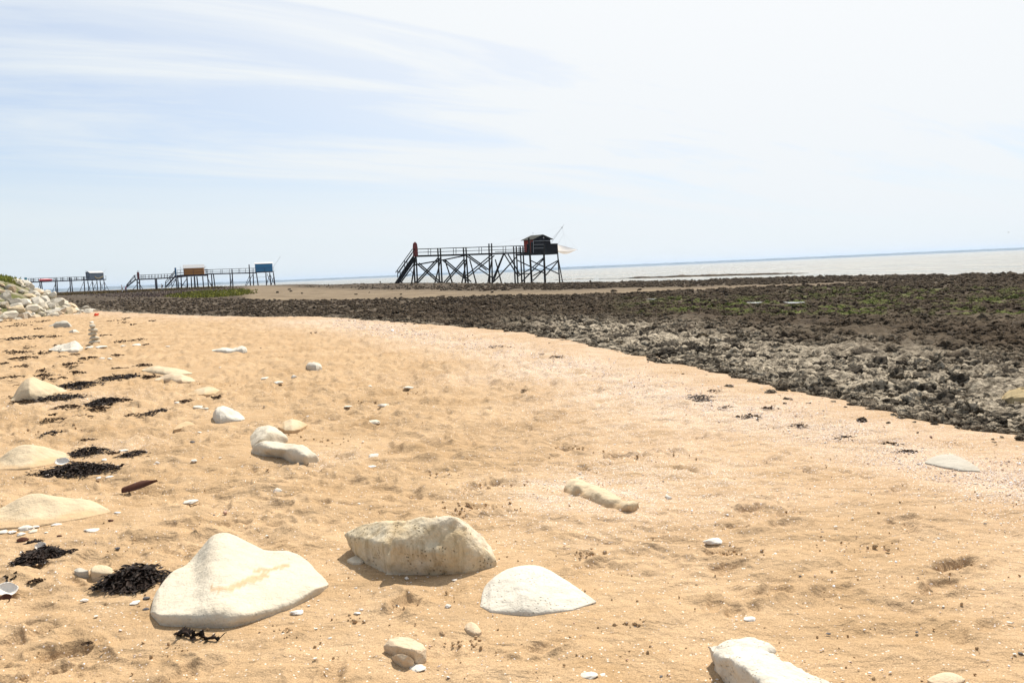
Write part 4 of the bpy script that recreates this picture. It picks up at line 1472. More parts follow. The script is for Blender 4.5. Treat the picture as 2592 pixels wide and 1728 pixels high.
_weed = [
    (335, 1471, 110, 50, 'thick black heap of bladder seaweed tucked against the big cream slab'),
    (193, 1192, 138, 28, 'broad dark seaweed heap holding an open white shell'),
    (222, 1147, 80, 20, 'black seaweed strip just above the heap with the white shell'),
    (281, 1149, 27, 10, 'small black seaweed knot at the end of the upper strip'),
    (340, 1151, 52, 14, 'dark slanting seaweed scrap above the brown shell'),
    (126, 1098, 28, 14, 'wispy brown seaweed above the broad tan rock'),
    (220, 1115, 26, 10, 'little black seaweed knot above the upper strip'),
    (100, 1410, 58, 34, 'tangle of black seaweed with stems and a white shell, lower left'),
    (173, 1400, 30, 14, 'dark end of the seaweed stem right of the tangle'),
    (84, 1376, 26, 14, 'dark seaweed scrap by brown shells at the left'),
    (92, 1471, 24, 10, 'small dark flake of seaweed, lower left'),
    (215, 1632, 18, 12, 'tiny curled seaweed scrap in the smooth sand, lower left'),
    (194, 977, 82, 20, 'mound of black seaweed at the right foot of the tall pale rock'),
    (302, 956, 75, 13, 'low black seaweed mound in the middle of the weed-strewn sand'),
    (382, 955, 28, 9, 'small seaweed clump touching the front lens-shaped rock'),
    (192, 944, 32, 8, 'short seaweed mound above the tall pale rock'),
    (216, 908, 33, 10, 'rounded dark seaweed clump below the stone stack'),
    (42, 858, 95, 14, 'largest black seaweed ridge at the left edge'),
    (149, 1008, 90, 13, 'long seaweed trail in front of the tall pale rock'),
    (262, 1018, 44, 24, 'knotted seaweed clump with shells, lower end of the trail'),
    (246, 1036, 40, 12, 'lower fringe of the knotted seaweed clump'),
    (180, 1031, 60, 8, 'thin brown seaweed line under the long trail'),
    (397, 1046, 48, 18, 'upstanding black seaweed tuft left of the chalk-white rock'),
    (337, 1051, 40, 7, 'two thin seaweed scraps left of the upstanding tuft'),
    (194, 1072, 28, 10, 'slanted seaweed scrap below the trail'),
    (132, 1064, 55, 8, 'straggling seaweed line near the broad tan rock'),
    (60, 1006, 62, 9, 'seaweed fringe round the left foot of the tall pale rock'),
    (306, 865, 30, 7, 'dark seaweed clump right of the stacked stones'),
    (348, 861, 35, 6, 'thin double seaweed line right of the stacked stones'),
    (338, 822, 18, 6, 'short dark seaweed mound, far up the beach'),
    (312, 817, 24, 4, 'dark seaweed dash left of a short mound, far up the beach'),
    (388, 812, 14, 4, 'small lone seaweed dash, far up the beach'),
    (320, 806, 22, 4, 'thin seaweed dash near the reef, far up the beach'),
    (17, 813, 35, 7, 'seaweed strip at the left edge under the boulders'),
    (28, 826, 60, 8, 'second seaweed strip at the left edge under the boulders'),
    (104, 813, 32, 6, 'seaweed strip below the heaped boulders'),
    (70, 798, 60, 5, 'seaweed line at the very foot of the heaped boulders'),
    (120, 800, 26, 5, 'seaweed caught at a cream boulder by the heap'),
    (180, 884, 22, 4, 'thin seaweed thread under the stacked stones'),
    (146, 874, 20, 5, 'seaweed scrap behind the pointed cream rock'),
    (50, 892, 45, 7, 'fuzzy seaweed line left of the pointed cream rock'),
    (118, 893, 44, 6, 'dark seaweed line just below the pointed cream rock'),
    (67, 906, 58, 8, 'brownish seaweed patch below the pointed cream rock'),
    (188, 898, 20, 4, 'tiny seaweed dash left of the rounded clump'),
    (8, 921, 22, 6, 'short seaweed scrap at the left edge above the tall pale rock'),
    (62, 927, 45, 5, 'thin seaweed line above the tall pale rock'),
    (174, 922, 50, 7, 'paired seaweed lines between rounded clump and tall rock'),
    (28, 956, 60, 7, 'seaweed line running to the left shoulder of the tall pale rock'),
    (110, 952, 50, 6, 'thin seaweed line behind the tall pale rock'),
    (365, 925, 42, 6, 'dark seaweed line behind the lens-shaped rocks'),
    (464, 1016, 25, 7, 'small seaweed scrap beside a white pebble, above the chalk-white rock'),
    (550, 1006, 28, 6, 'black seaweed sliver just below the buried rock tip'),
    (318, 1014, 22, 8, 'thin seaweed twig right of the knotted clump'),
    (1327, 988, 17, 7, 'small black seaweed scrap alone in the middle of the sand'),
    (1259, 878, 30, 6, 'dark seaweed scrap at the near end of the white shell band'),
    (1360, 898, 30, 5, 'thin dark seaweed scrap in the shell band'),
    (1412, 904, 27, 5, 'darker seaweed scrap at the right in the shell band'),
    (1772, 1010, 50, 20, 'fuzzy brown seaweed patch on the right of the sand'),
    (1810, 989, 30, 6, 'short seaweed strip above the fuzzy patch'),
    (1893, 1055, 55, 8, 'wavy black seaweed strand on the right'),
    (1836, 1033, 38, 6, 'thin seaweed strand below the fuzzy patch'),
    (1946, 1033, 38, 8, 'reddish seaweed wisp right of the fuzzy patch'),
    (2026, 1078, 42, 9, 'seaweed wisp upper left of the grey rock'),
    (2147, 1108, 40, 9, 'dark seaweed bit in the gravel above the grey rock'),
    (2257, 1124, 36, 8, 'dark seaweed bit nearest above the grey rock'),
    (2299, 1143, 44, 6, 'flat seaweed line at the upper left of the grey rock'),
    (790, 843, 14, 4, 'tiny seaweed dash alone high on the sand'),
]
for i, (px, py, w, h, lab) in enumerate(_weed):
    seaweed(px, py, w, h, lab, seed=i, dense=1.6 if h > 30 else 1.0)
def stem(label, pts, r_, seed=0, leaf=0.5):
    rng = np.random.default_rng(seed)
    C = np.array([place(*q) for q in pts])
    t = np.linspace(0, len(C) - 1, 40)
    L = np.stack([np.interp(t, np.arange(len(C)), C[:, i]) for i in range(3)], 1)
    L[:, 0] += 0.006 * np.cumsum(rng.normal(0, .5, 40))
    L[:, 2] += 0.010 + 0.006 * np.sin(t * 4 + seed)
    base = L.mean(0)
    V, Q = [], []
    for i, q in enumerate(L):
        rr = r_ * (1 + 0.5 * max(0, math.sin(i * 1.1 + seed))) * (0.5 if i in (0, 39) else 1)
        for j in range(6):
            a = j * math.pi / 3
            V.append(q - base + np.array([0, math.cos(a) * rr, math.sin(a) * rr]))
    for i in range(39):
        for j in range(6):
            Q.append((i * 6 + j, i * 6 + (j + 1) % 6, i * 6 + 6 + (j + 1) % 6, i * 6 + 6 + j))
    for i in range(40):
        if rng.random() < leaf:
            q = L[i] - base
            k0 = len(V)
            d_ = np.array([rng.normal(0, .6), rng.normal(0, 1), abs(rng.normal(0, .5))]) * 0.022
            w_ = np.array([0.006, 0.002, 0.003])
            V += [q - w_, q + w_, q + d_ + w_ * 1.5, q + d_ - w_ * 1.5]
            Q.append((k0, k0 + 1, k0 + 2, k0 + 3))
    put('seaweed', mesh_np('seaweed', np.array(V), quads=Q), M_WEED, tuple(base), label=label, cat='seaweed')


stem('long thin seaweed stem lying in front of the big slab', [(448, 1610), (470, 1608), (490, 1615), (505, 1612), (530, 1620), (556, 1622)], .006, 3, .8)
stem('thin arched seaweed stem lying near the left edge', [(22, 1474), (20, 1464), (30, 1459), (44, 1458), (52, 1464), (47, 1470)], .006, 5, .4)
stem('brown forked stem running out of the seaweed tangle, lower left', [(84, 1374), (104, 1378), (124, 1388), (140, 1398), (156, 1406)], .006, 7, .5)
for i in range(36):                      # nameless little scraps in the weed-strewn corner
    r_ = np.random.default_rng(900 + i)
    px, py = r_.uniform(0, 420) * r_.random() ** .3, r_.uniform(805, 1075)
    if py > 1040 and px > 300:
        continue
    seaweed(px, py, r_.uniform(10, 34), r_.uniform(2.5, 5), 'little dark seaweed scrap on the weed-strewn sand at the left', seed=100 + i, dense=1.2, group='little seaweed scraps on the sand')


# ---- shells with a shape of their own
def cup_shell(name, label, px, py, w, mat, tilt=0.5, rot=0.0, seed=1, up=True):
    p = place(px, py)
    dist = math.hypot(math.hypot(p[0], p[1]), EYE)
    Rr = w / FPX * dist / 2
    nu, nv = 20, 8
    V, Q = [], []
    for lay in (0, 1):
        for j in range(nv + 1):
            for i in range(nu):
                a = 2 * math.pi * i / nu
                r_ = (j / nv)
                rim = 1 + 0.10 * math.sin(a * 2 + seed) + 0.05 * math.sin(5 * a + seed * 2)
                zz = (r_ ** 2) * 0.42 - (0.06 if lay else 0) * (1 - 0.6 * r_)
                V.append((math.cos(a) * r_ * rim, math.sin(a) * r_ * rim * 0.75, zz if up else -zz))
    off = (nv + 1) * nu
    for lay in (0, 1):
        for j in range(nv):
            for i in range(nu):
                a_, b_ = j * nu + i + lay * off, j * nu + (i + 1) % nu + lay * off
                Q.append((a_, b_, b_ + nu, a_ + nu) if not lay else (a_, a_ + nu, b_ + nu, b_))
    for i in range(nu):
        a_, b_ = nv * nu + i, nv * nu + (i + 1) % nu
        Q.append((a_, b_, b_ + off, a_ + off))
    o = put(name, mesh_np(name, np.array(V) * Rr, quads=Q), mat, (p[0], p[1], p[2] + Rr * 0.28), label=label, cat='shell')
    o.rotation_euler = (tilt, 0.1, rot)
    return o


cup_shell('clam_shell', 'open white clam shell lying on the broad seaweed heap', 159, 1184, 27, M_SHELL, tilt=0.75, rot=0.3)
COL.objects[-1].location.z += 0.035
cup_shell('oyster_shell', 'large white oyster shell with a dark hinge at the left edge', 20, 1503, 44, M_SHELL, tilt=0.6, rot=0.2, seed=3)
cup_shell('oyster_shell', 'brown-rimmed shell half under the large oyster at the left edge', 14, 1525, 32, M_MUSSEL, tilt=0.5, rot=-0.2, seed=5)
cup_shell('scallop_shell', 'white shell caught in the seaweed tangle, lower left', 102, 1386, 22, M_SHELL, tilt=0.9, rot=0.5, seed=6)
cup_shell('limpet_shell', 'brown shell at the upper end of the seaweed tangle, lower left', 58, 1368, 22, M_MUSSEL, tilt=0.3, rot=0.5, seed=7, up=False)
COL.objects[-1].location.z += 0.01


def pen_shell():
    a, b = G(311, 1240), T(399, 1210, G(355, 1245)[1] + 0.02)
    a[2] = 0.015
    ax = b - a
    L = np.linalg.norm(ax)
    ax /= L
    side = np.array([0.05, 1.0, 0.55])
    side -= ax * (side @ ax)
    side /= np.linalg.norm(side)
    nrm = np.cross(ax, side)
    V, Q = [], []
    nu, nv = 18, 7
    for lay in (0, 1):
        for i in range(nu + 1):
            t = i / nu
            wd = 0.10 * (math.sin(math.pi * min(1, t * 0.75 + 0.18)) ** 0.8) * (1 - t ** 4) + 0.004
            for j in range(nv + 1):
                s_ = j / nv
                bow = 0.020 * math.sin(math.pi * s_) * (1 - 0.3 * t)
                P = a + ax * L * t + side * wd * (s_ - 0.35) + nrm * (bow + (0.004 if lay else 0)) * 1.0
                V.append(P)
    o2 = (nu + 1) * (nv + 1)
    for lay in (0, 1):
        for i in range(nu):
            for j in range(nv):
                k_ = i * (nv + 1) + j + lay * o2
                q = (k_, k_ + 1, k_ + nv + 2, k_ + nv + 1)
                Q.append(q if lay else q[::-1])
    edge = [i * (nv + 1) for i in range(nu + 1)] + [nu * (nv + 1) + j for j in range(1, nv + 1)] + [i * (nv + 1) + nv for i in range(nu - 1, -1, -1)] + [j for j in range(nv - 1, 0, -1)]
    for p_, q_ in zip(edge, edge[1:] + edge[:1]):
        Q.append((p_, q_, q_ + o2, p_ + o2))
    L_, c = center_mesh(np.array(V))
    put('pen_shell', mesh_np('pen_shell', L_, quads=Q), M_MUSSEL, (c[0], c[1], float(sand_h(c[0], c[1]))), label='pointed purple-brown shell shard propped on the sand with a shadow under it', cat='shell')


pen_shell()

# ---- stack of stones far up the beach
cx = place(238, 872)
zc_ = cx[2]
root = put('stone_stack', None, loc=tuple(cx), label='little tower of stacked flat stones far up the beach', cat='stone stack')
zz = 0.0
for i, (w, h, dx) in enumerate([(0.37, .13, 0), (.35, .12, .02), (.29, .11, -.01), (.25, .12, .03), (.22, .13, 0.0)]):
    st = put('flat_stone', lump_mesh(210 + i, M_CREAM, 2), None, (dx, 0, zz + h / 2), parent=root)
    st.scale = (w / 2, w / 2.2, h / 2 * 1.15)
    st.rotation_euler = (0, 0, i * 1.3)
    zz += h

for i, (u, v, w, h, lab) in enumerate([(808, 420, 70, 30, 'white stone leaning at the foot of the stacked stones'), (922, 418, 100, 40, 'broken white stone right of the stacked stones'),
                                       (1112, 408, 50, 16, 'flat white stone well right of the stacked stones'), (1232, 400, 90, 18, 'row of low white stone crumbs beyond the stacked stones'), (1510, 413, 40, 14, 'pale pebble far right of the stacked stones')]):
    px, py = cl(u, v)
    pebble('pale_stone', px, py, w / 3.564, h / 3.564, M_CHALK, lab, cat='stone', seed=i)

# red float by the boulders
p = place(244, 801)
root = put('fishing_float', None, loc=tuple(p), label='small orange-red fishing float washed up near the boulders', cat='float')
b_, F_ = ICO[2]
M_RED = plain('orange_float', (0.75, 0.07, 0.015), 0.4, 0.1)
o = put('float_body', mesh_np('float_body', b_ * np.array([.13, .13, .11]), tris=F_), M_RED, (0, 0, .10), parent=root)
o = put('rope_eye', mesh_np('rope_eye', b_ * np.array([.035, .035, .05]), tris=F_), M_RED, (.12, 0, .16), parent=root)

# ---- boulder bank at the far left
_fy = np.array([20, 40, 49, 59, 64, 70, 78, 90])
_fx = np.array([-34, -31, -30, -29.8, -32, -36.5, -45, -60])


def bank_z(x, y):
    d = np.interp(y, _fy, _fx) - x
    return 3.0 * sstep(-0.4, 7.2, d) - 0.25


def build_bank():
    ys = np.linspace(22, 88, 90)
    ds = np.linspace(-1.5, 40, 90)
    V = np.zeros((90, 90, 3))
    for i, y in enumerate(ys):
        xf = np.interp(y, _fy, _fx)
        V[i, :, 0] = xf - ds
        V[i, :, 1] = y
    x, y = V[..., 0], V[..., 1]
    V[..., 2] = bank_z(x, y) + 0.12 * noise2(x / 1.2, y / 1.2, 91)
    idx = np.arange(8100).reshape(90, 90)
    q = np.stack([idx[:-1, :-1], idx[1:, :-1], idx[1:, 1:], idx[:-1, 1:]], -1).reshape(-1, 4)
    kb = NT('bank_soil')
    mb = kb.done(kb.mix(kb.rng(kb.noise(1.2, 4), .4, .6), (0.30, 0.26, 0.19), (0.12, 0.12, 0.05)), kb.bump(kb.noise(6, 4), .1), 1.0, 0.0)
    put('bank', mesh_np('bank', V.reshape(-1, 3), quads=q), mb, kind='structure', label='sloping bank behind the heaped boulders')


build_bank()


def on_bank(px, py):
    """where a sight line first meets the boulder bank"""
    for Y in np.arange(44, 86, 0.1):
        p = T(px, py, Y)
        if p[2] < max(bank_z(p[0], p[1]), 0):
            return p
    return T(px, py, 60)


def boulder_mesh(i, mat):
    key = ('b', i, mat.name)
    if key not in LUMPS:
        r = np.random.default_rng(600 + i)
        V, F = ICO[4]
        P = V * (1 + 0.12 * fbm3(V * 1.3 + i * 3.1, 3, i))[:, None]
        for _ in range(11):
            nn = r.normal(size=3)
            nn /= np.linalg.norm(nn)
            P = P - np.outer(np.clip(P @ nn - r.uniform(0.5, 0.78), 0, None), nn)
        P = P / np.abs(P).max(0) * (1 + 0.03 * fbm3(P * 6, 3, i))[:, None]
        LUMPS[key] = mesh_np('boulder', P, tris=F, smooth=False)
        LUMPS[key].materials.append(mat)
    return LUMPS[key]


def boulder(p, w, h, d, mat, seed, label, rot, group=None):
    o = put('limestone_boulder', boulder_mesh(seed % 8, mat), None, tuple(p), label=label, cat='boulder', group=group)
    o.scale = (w / 2, d / 2, h / 2)
    o.rotation_euler = rot
    return o


BANK_MATS = [M_CREAM, M_CHALK, M_GREYST, M_CREAM, M_PEACH]
for i, (u, v, w, h, mt, lab) in enumerate([
        (1220, 970, 270, 120, M_CREAM, 'low cream boulder lying out on the sand before the heap'),
        (730, 945, 180, 80, M_CHALK, 'small white boulder on the sand below the golden one'),
        (1560, 870, 390, 170, M_OCHRE, 'rounded tan boulder near the right foot of the heap'),
        (1930, 900, 340, 120, M_CHALK, 'white boulder lying last at the right end of the heap'),
        (1150, 890, 580, 170, M_GREYST, 'long grey angular boulder at the front of the heap'),
        (1250, 670, 370, 180, M_GREYST, 'grey-brown boulder against the dark reef'),
        (1600, 765, 420, 170, M_PEACH, 'pinkish boulder leaning behind the rounded tan one'),
        (700, 825, 440, 180, M_CREAM, 'big bright cream boulder in the front of the heap'),
        (330, 835, 450, 140, M_OCHRE, 'golden-yellow flat boulder in the front of the heap'),
        (330, 740, 420, 120, M_GREYST, 'grey flat boulder resting behind the golden one'),
        (790, 650, 420, 190, M_CHALK, 'white and grey boulder in the middle of the heap'),
        (260, 665, 370, 150, M_GREYST, 'olive-grey boulder left in the heap'),
        (60, 720, 230, 210, M_CREAM, 'cream boulder cut by the left edge'),
        (90, 545, 260, 200, M_GREYST, 'upright grey boulder high at the left edge'),
        (690, 545, 360, 150, M_OCHRE, 'brownish boulder in shade, halfway up the heap'),
        (190, 985, 560, 200, M_CREAM, 'large front boulder at the left edge with seaweed before it'),
        (1030, 480, 300, 150, M_CREAM, 'pale boulder at the top right of the heap against the water'),
        (1215, 475, 190, 130, M_CHALK, 'last small white boulder on the heap skyline'),
        (1000, 600, 330, 140, M_CHALK, 'slanting white boulder left of the grey-brown one'),
        (230, 330, 150, 90, M_GREYST, 'dark grey boulder under the grass')]):
    px, py = u / 9.046, 690 + v / 9.046
    p = on_bank(px, py + h / 9.046 * 0.2)
    dist = np.linalg.norm(p - np.array([0, 0, EYE]))
    s_ = 1 / 9.046 / FPX * dist
    boulder(p, w * s_ * 1.05, h * s_ * 1.25, w * s_ * 0.8, mt, i, lab, (0.15, -0.1, i * 0.9 % 0.6))
rng = np.random.default_rng(77)
n_b = 0
while n_b < 270:
    y = rng.uniform(44, 74)
    d = rng.uniform(-0.2, 5.6)
    x = np.interp(y, _fy, _fx) - d
    px, py = proj(np.array([[x, y, bank_z(x, y)]]))
    if px[0] < -60:
        continue
    w = rng.lognormal(-0.7, 0.38)
    boulder((x, y, bank_z(x, y) + 0.12 * w), w, w * rng.uniform(.5, .8), w * rng.uniform(.7, 1), BANK_MATS[rng.integers(0, 5)], n_b,
            'pale limestone boulder among the many heaped up the bank', (rng.normal(0, .3), rng.normal(0, .3), rng.uniform(0, 6.28)), group='limestone boulders heaped on the bank')
    n_b += 1


def blades(name, label, pts, hts, col_a, col_b, seed, wide=0.5, kind='stuff'):
    rng = np.random.default_rng(seed)
    n = len(pts)
    a = rng.uniform(0, 6.28, n)
    ln = rng.normal(0, .35, (n, 2))
    b = np.stack([np.cos(a), np.sin(a), 0 * a], 1) * (hts * wide * 0.5)[:, None]
    tip = pts + np.stack([ln[:, 0] * hts, ln[:, 1] * hts, hts], 1)
    V = np.stack([pts - b, pts + b, tip + 0.25 * b, tip - 0.25 * b], 1).reshape(-1, 3)
    q = np.arange(n * 4).reshape(n, 4)
    kk = NT(name)
    mt = kk.done(kk.mix(kk.rng(kk.noise(0.5, 4, 0.65), .35, .65), col_a, col_b), None, 0.9, 0.05)
    put(name, mesh_np(name, V, quads=q, smooth=False), mt, kind=kind, label=label)


rng = np.random.default_rng(12)
n = 9000
y = rng.uniform(40, 80, n)
d = rng.uniform(4.7, 14, n)
x = np.interp(y, _fy, _fx) - d
k_ = (d > 5.2 + 1.2 * noise2(x / 1.5, y / 1.5, 5))
P = np.stack([x, y, bank_z(x, y)], 1)[k_]
blades('bank_grass', 'yellow-green grass on top of the boulder bank', P, rng.uniform(.15, .4, len(P)), (0.16, 0.19, 0.035), (0.30, 0.28, 0.06), 2)

#SECTION3
# ------------------------------------------------------------------ fishing huts on stilts
def unit_box():
    b = bmesh.new()
    bmesh.ops.create_cube(b, size=1.0)
    m_ = bpy.data.meshes.new('beam')
    b.to_mesh(m_)
    b.free()
    return m_


def unit_post():
    b = bmesh.new()
    bmesh.ops.create_cone(b, segments=9, radius1=0.56, radius2=0.46, depth=1.0, cap_ends=True)
    for f in b.faces:
        f.smooth = len(f.verts) == 4
    m_ = bpy.data.meshes.new('post')
    b.to_mesh(m_)
    b.free()
    return m_


SHAPES = {}


def shape(kind, mat):
    if (kind, mat.name) not in SHAPES:
        me_ = unit_box() if kind == 'box' else unit_post()
        me_.materials.append(mat)
        SHAPES[(kind, mat.name)] = me_
    return SHAPES[(kind, mat.name)]


def bar(root, name, P, Q, w, mat, kind='box', d=None, label=None):
    P, Q = np.asarray(P, float), np.asarray(Q, float)
    base = np.array(root.location)
    v = Q - P
    L = np.linalg.norm(v)
    q = Vector(v / L).to_track_quat('Z', 'Y')
    o = put(name, shape(kind, mat), None, tuple((P + Q) / 2 - base), parent=root, label=label)
    o.rotation_euler = q.to_euler()
    o.scale = (w, d or w, L)
    return o


def poly_part(root, name, V, F, mat, label=None, parent=None, smooth=False):
    base = np.array(root.location)
    me_ = bpy.data.meshes.new(name)
    me_.from_pydata([tuple(np.asarray(v) - base) for v in V], [], F)
    me_.update()
    b = bmesh.new()
    b.from_mesh(me_)
    bmesh.ops.recalc_face_normals(b, faces=b.faces)
    b.to_mesh(me_)
    b.free()
    return put(name, me_, mat, parent=parent or root, label=label)


BOXF = [(0, 1, 2, 3), (7, 6, 5, 4), (0, 4, 5, 1), (1, 5, 6, 2), (2, 6, 7, 3), (3, 7, 4, 0)]


def slab_part(root, name, O, a, n, la, ln, z0, z1, mat, label=None, parent=None):
    """box with a corner at O, la along a, ln along n, from z0 to z1"""
    O = np.array([O[0], O[1], 0.0])
    c = [O, O + a * la, O + a * la + n * ln, O + n * ln]
    V = [p + np.array([0, 0, z0]) for p in c] + [p + np.array([0, 0, z1]) for p in c]
    return poly_part(root, name, V, BOXF, mat, label, parent)


def gable_hut(root, O, a, n, la, ln, z0, ze, zr, wall_mat, roof_mat, ridge='n', over=0.3, gable_mat=None, board=True):
    """hut whose corner is O; ridge runs along n or along a"""
    O = np.array([O[0], O[1], 0.0])
    Z = lambda z: np.array([0, 0, z])
    e1, l1, e2, l2 = (a, la, n, ln) if ridge == 'n' else (n, ln, a, la)     # e2 is the ridge direction
    p = lambda s, t, z: O + e1 * s + e2 * t + Z(z)
    V = [p(0, 0, z0), p(l1, 0, z0), p(l1, l2, z0), p(0, l2, z0), p(0, 0, ze), p(l1, 0, ze), p(l1, l2, ze), p(0, l2, ze), p(l1 / 2, 0, zr), p(l1 / 2, l2, zr)]
    F = [(0, 3, 2, 1), (0, 1, 5, 8, 4), (2, 3, 7, 9, 6), (1, 2, 6, 5), (3, 0, 4, 7), (4, 8, 9, 7), (5, 6, 9, 8)]
    hut = poly_part(root, 'hut', V, F, wall_mat)
    sl = (zr - ze) / (l1 / 2)
    t_ = 0.08
    for sgn in (0, 1):
        s0 = -over if sgn == 0 else l1 + over
        zl = ze - over * sl + 0.02
        q = [p(s0, -over, zl), p(l1 / 2, -over, zr + 0.02), p(l1 / 2, l2 + over, zr + 0.02), p(s0, l2 + over, zl)]
        poly_part(root, 'roof', q + [x + Z(t_) for x in q], BOXF, roof_mat, parent=hut)
    return hut, p


def plan(px, Y):
    d = ray(px, horizon_py(px))[0]
    return np.array([d[0] / d[1] * Y, Y, 0.0])


class Pier:
    def __init__(self, name, label, pa, Ya, pb, Yb, cat='fishing hut', group=None):
        A, B = plan(pa, Ya), plan(pb, Yb)
        self.A = A
        self.a = (B - A) / np.linalg.norm(B - A)
        self.n = np.array([-self.a[1], self.a[0], 0.0])
        if self.n[1] < 0:
            self.n = -self.n
        self.root = put(name, None, loc=tuple(A), label=label, cat=cat, group=group)

    def P(self, px, py, off=0.0):
        """sight line met with the near side of the pier, then moved across it by off"""
        d = ray(px, py)[0]
        o = np.array([0, 0, EYE])
        t = ((self.A - o) @ self.n) / (d @ self.n)
        return o + d * t + self.n * off

    def Q(self, px, py, off=0.0):
        """sight line met with an upright plane lying off behind the near side"""
        d = ray(px, py)[0]
        o = np.array([0, 0, EYE])
        return o + d * (((self.A + self.n * off - o) @ self.n) / (d @ self.n))

    def bars(self, name, lst, conv, w, mat, width=0.0, kind='box'):
        for q in lst:
            p0, p1 = conv(q[0], q[1]), conv(q[2], q[3])
            ww = q[4] if len(q) > 4 else w
            bar(self.root, name, self.P(*p0), self.P(*p1), ww, mat, kind)
            if width:
                bar(self.root, name, self.P(*p0, off=width), self.P(*p1, off=width), ww, mat, kind)


M_REDWALL = mat_wood('red_boards', (0.30, 0.050, 0.028))
M_BLACKWALL = mat_wood('black_boards', (0.012, 0.010, 0.010))
M_ROOFDARK = mat_wood('dark_roofing', (0.060, 0.058, 0.048))
M_METAL = plain('galvanised_metal', (0.42, 0.42, 0.43), 0.45, 0.1)
M_RUSTRED = mat_wood('rust_red_paint', (0.20, 0.045, 0.035))
k = NT('fishing_net_cloth')
k.b.inputs['Alpha'].default_value = 0.6
M_NET = k.done((0.80, 0.68, 0.56), None, 0.8, 0.1)


def r3(u, v): return (980 + u / 8.71, 550 + v / 8.71)
def r4(u, v): return (1220 + u / 8.71, 550 + v / 8.71)


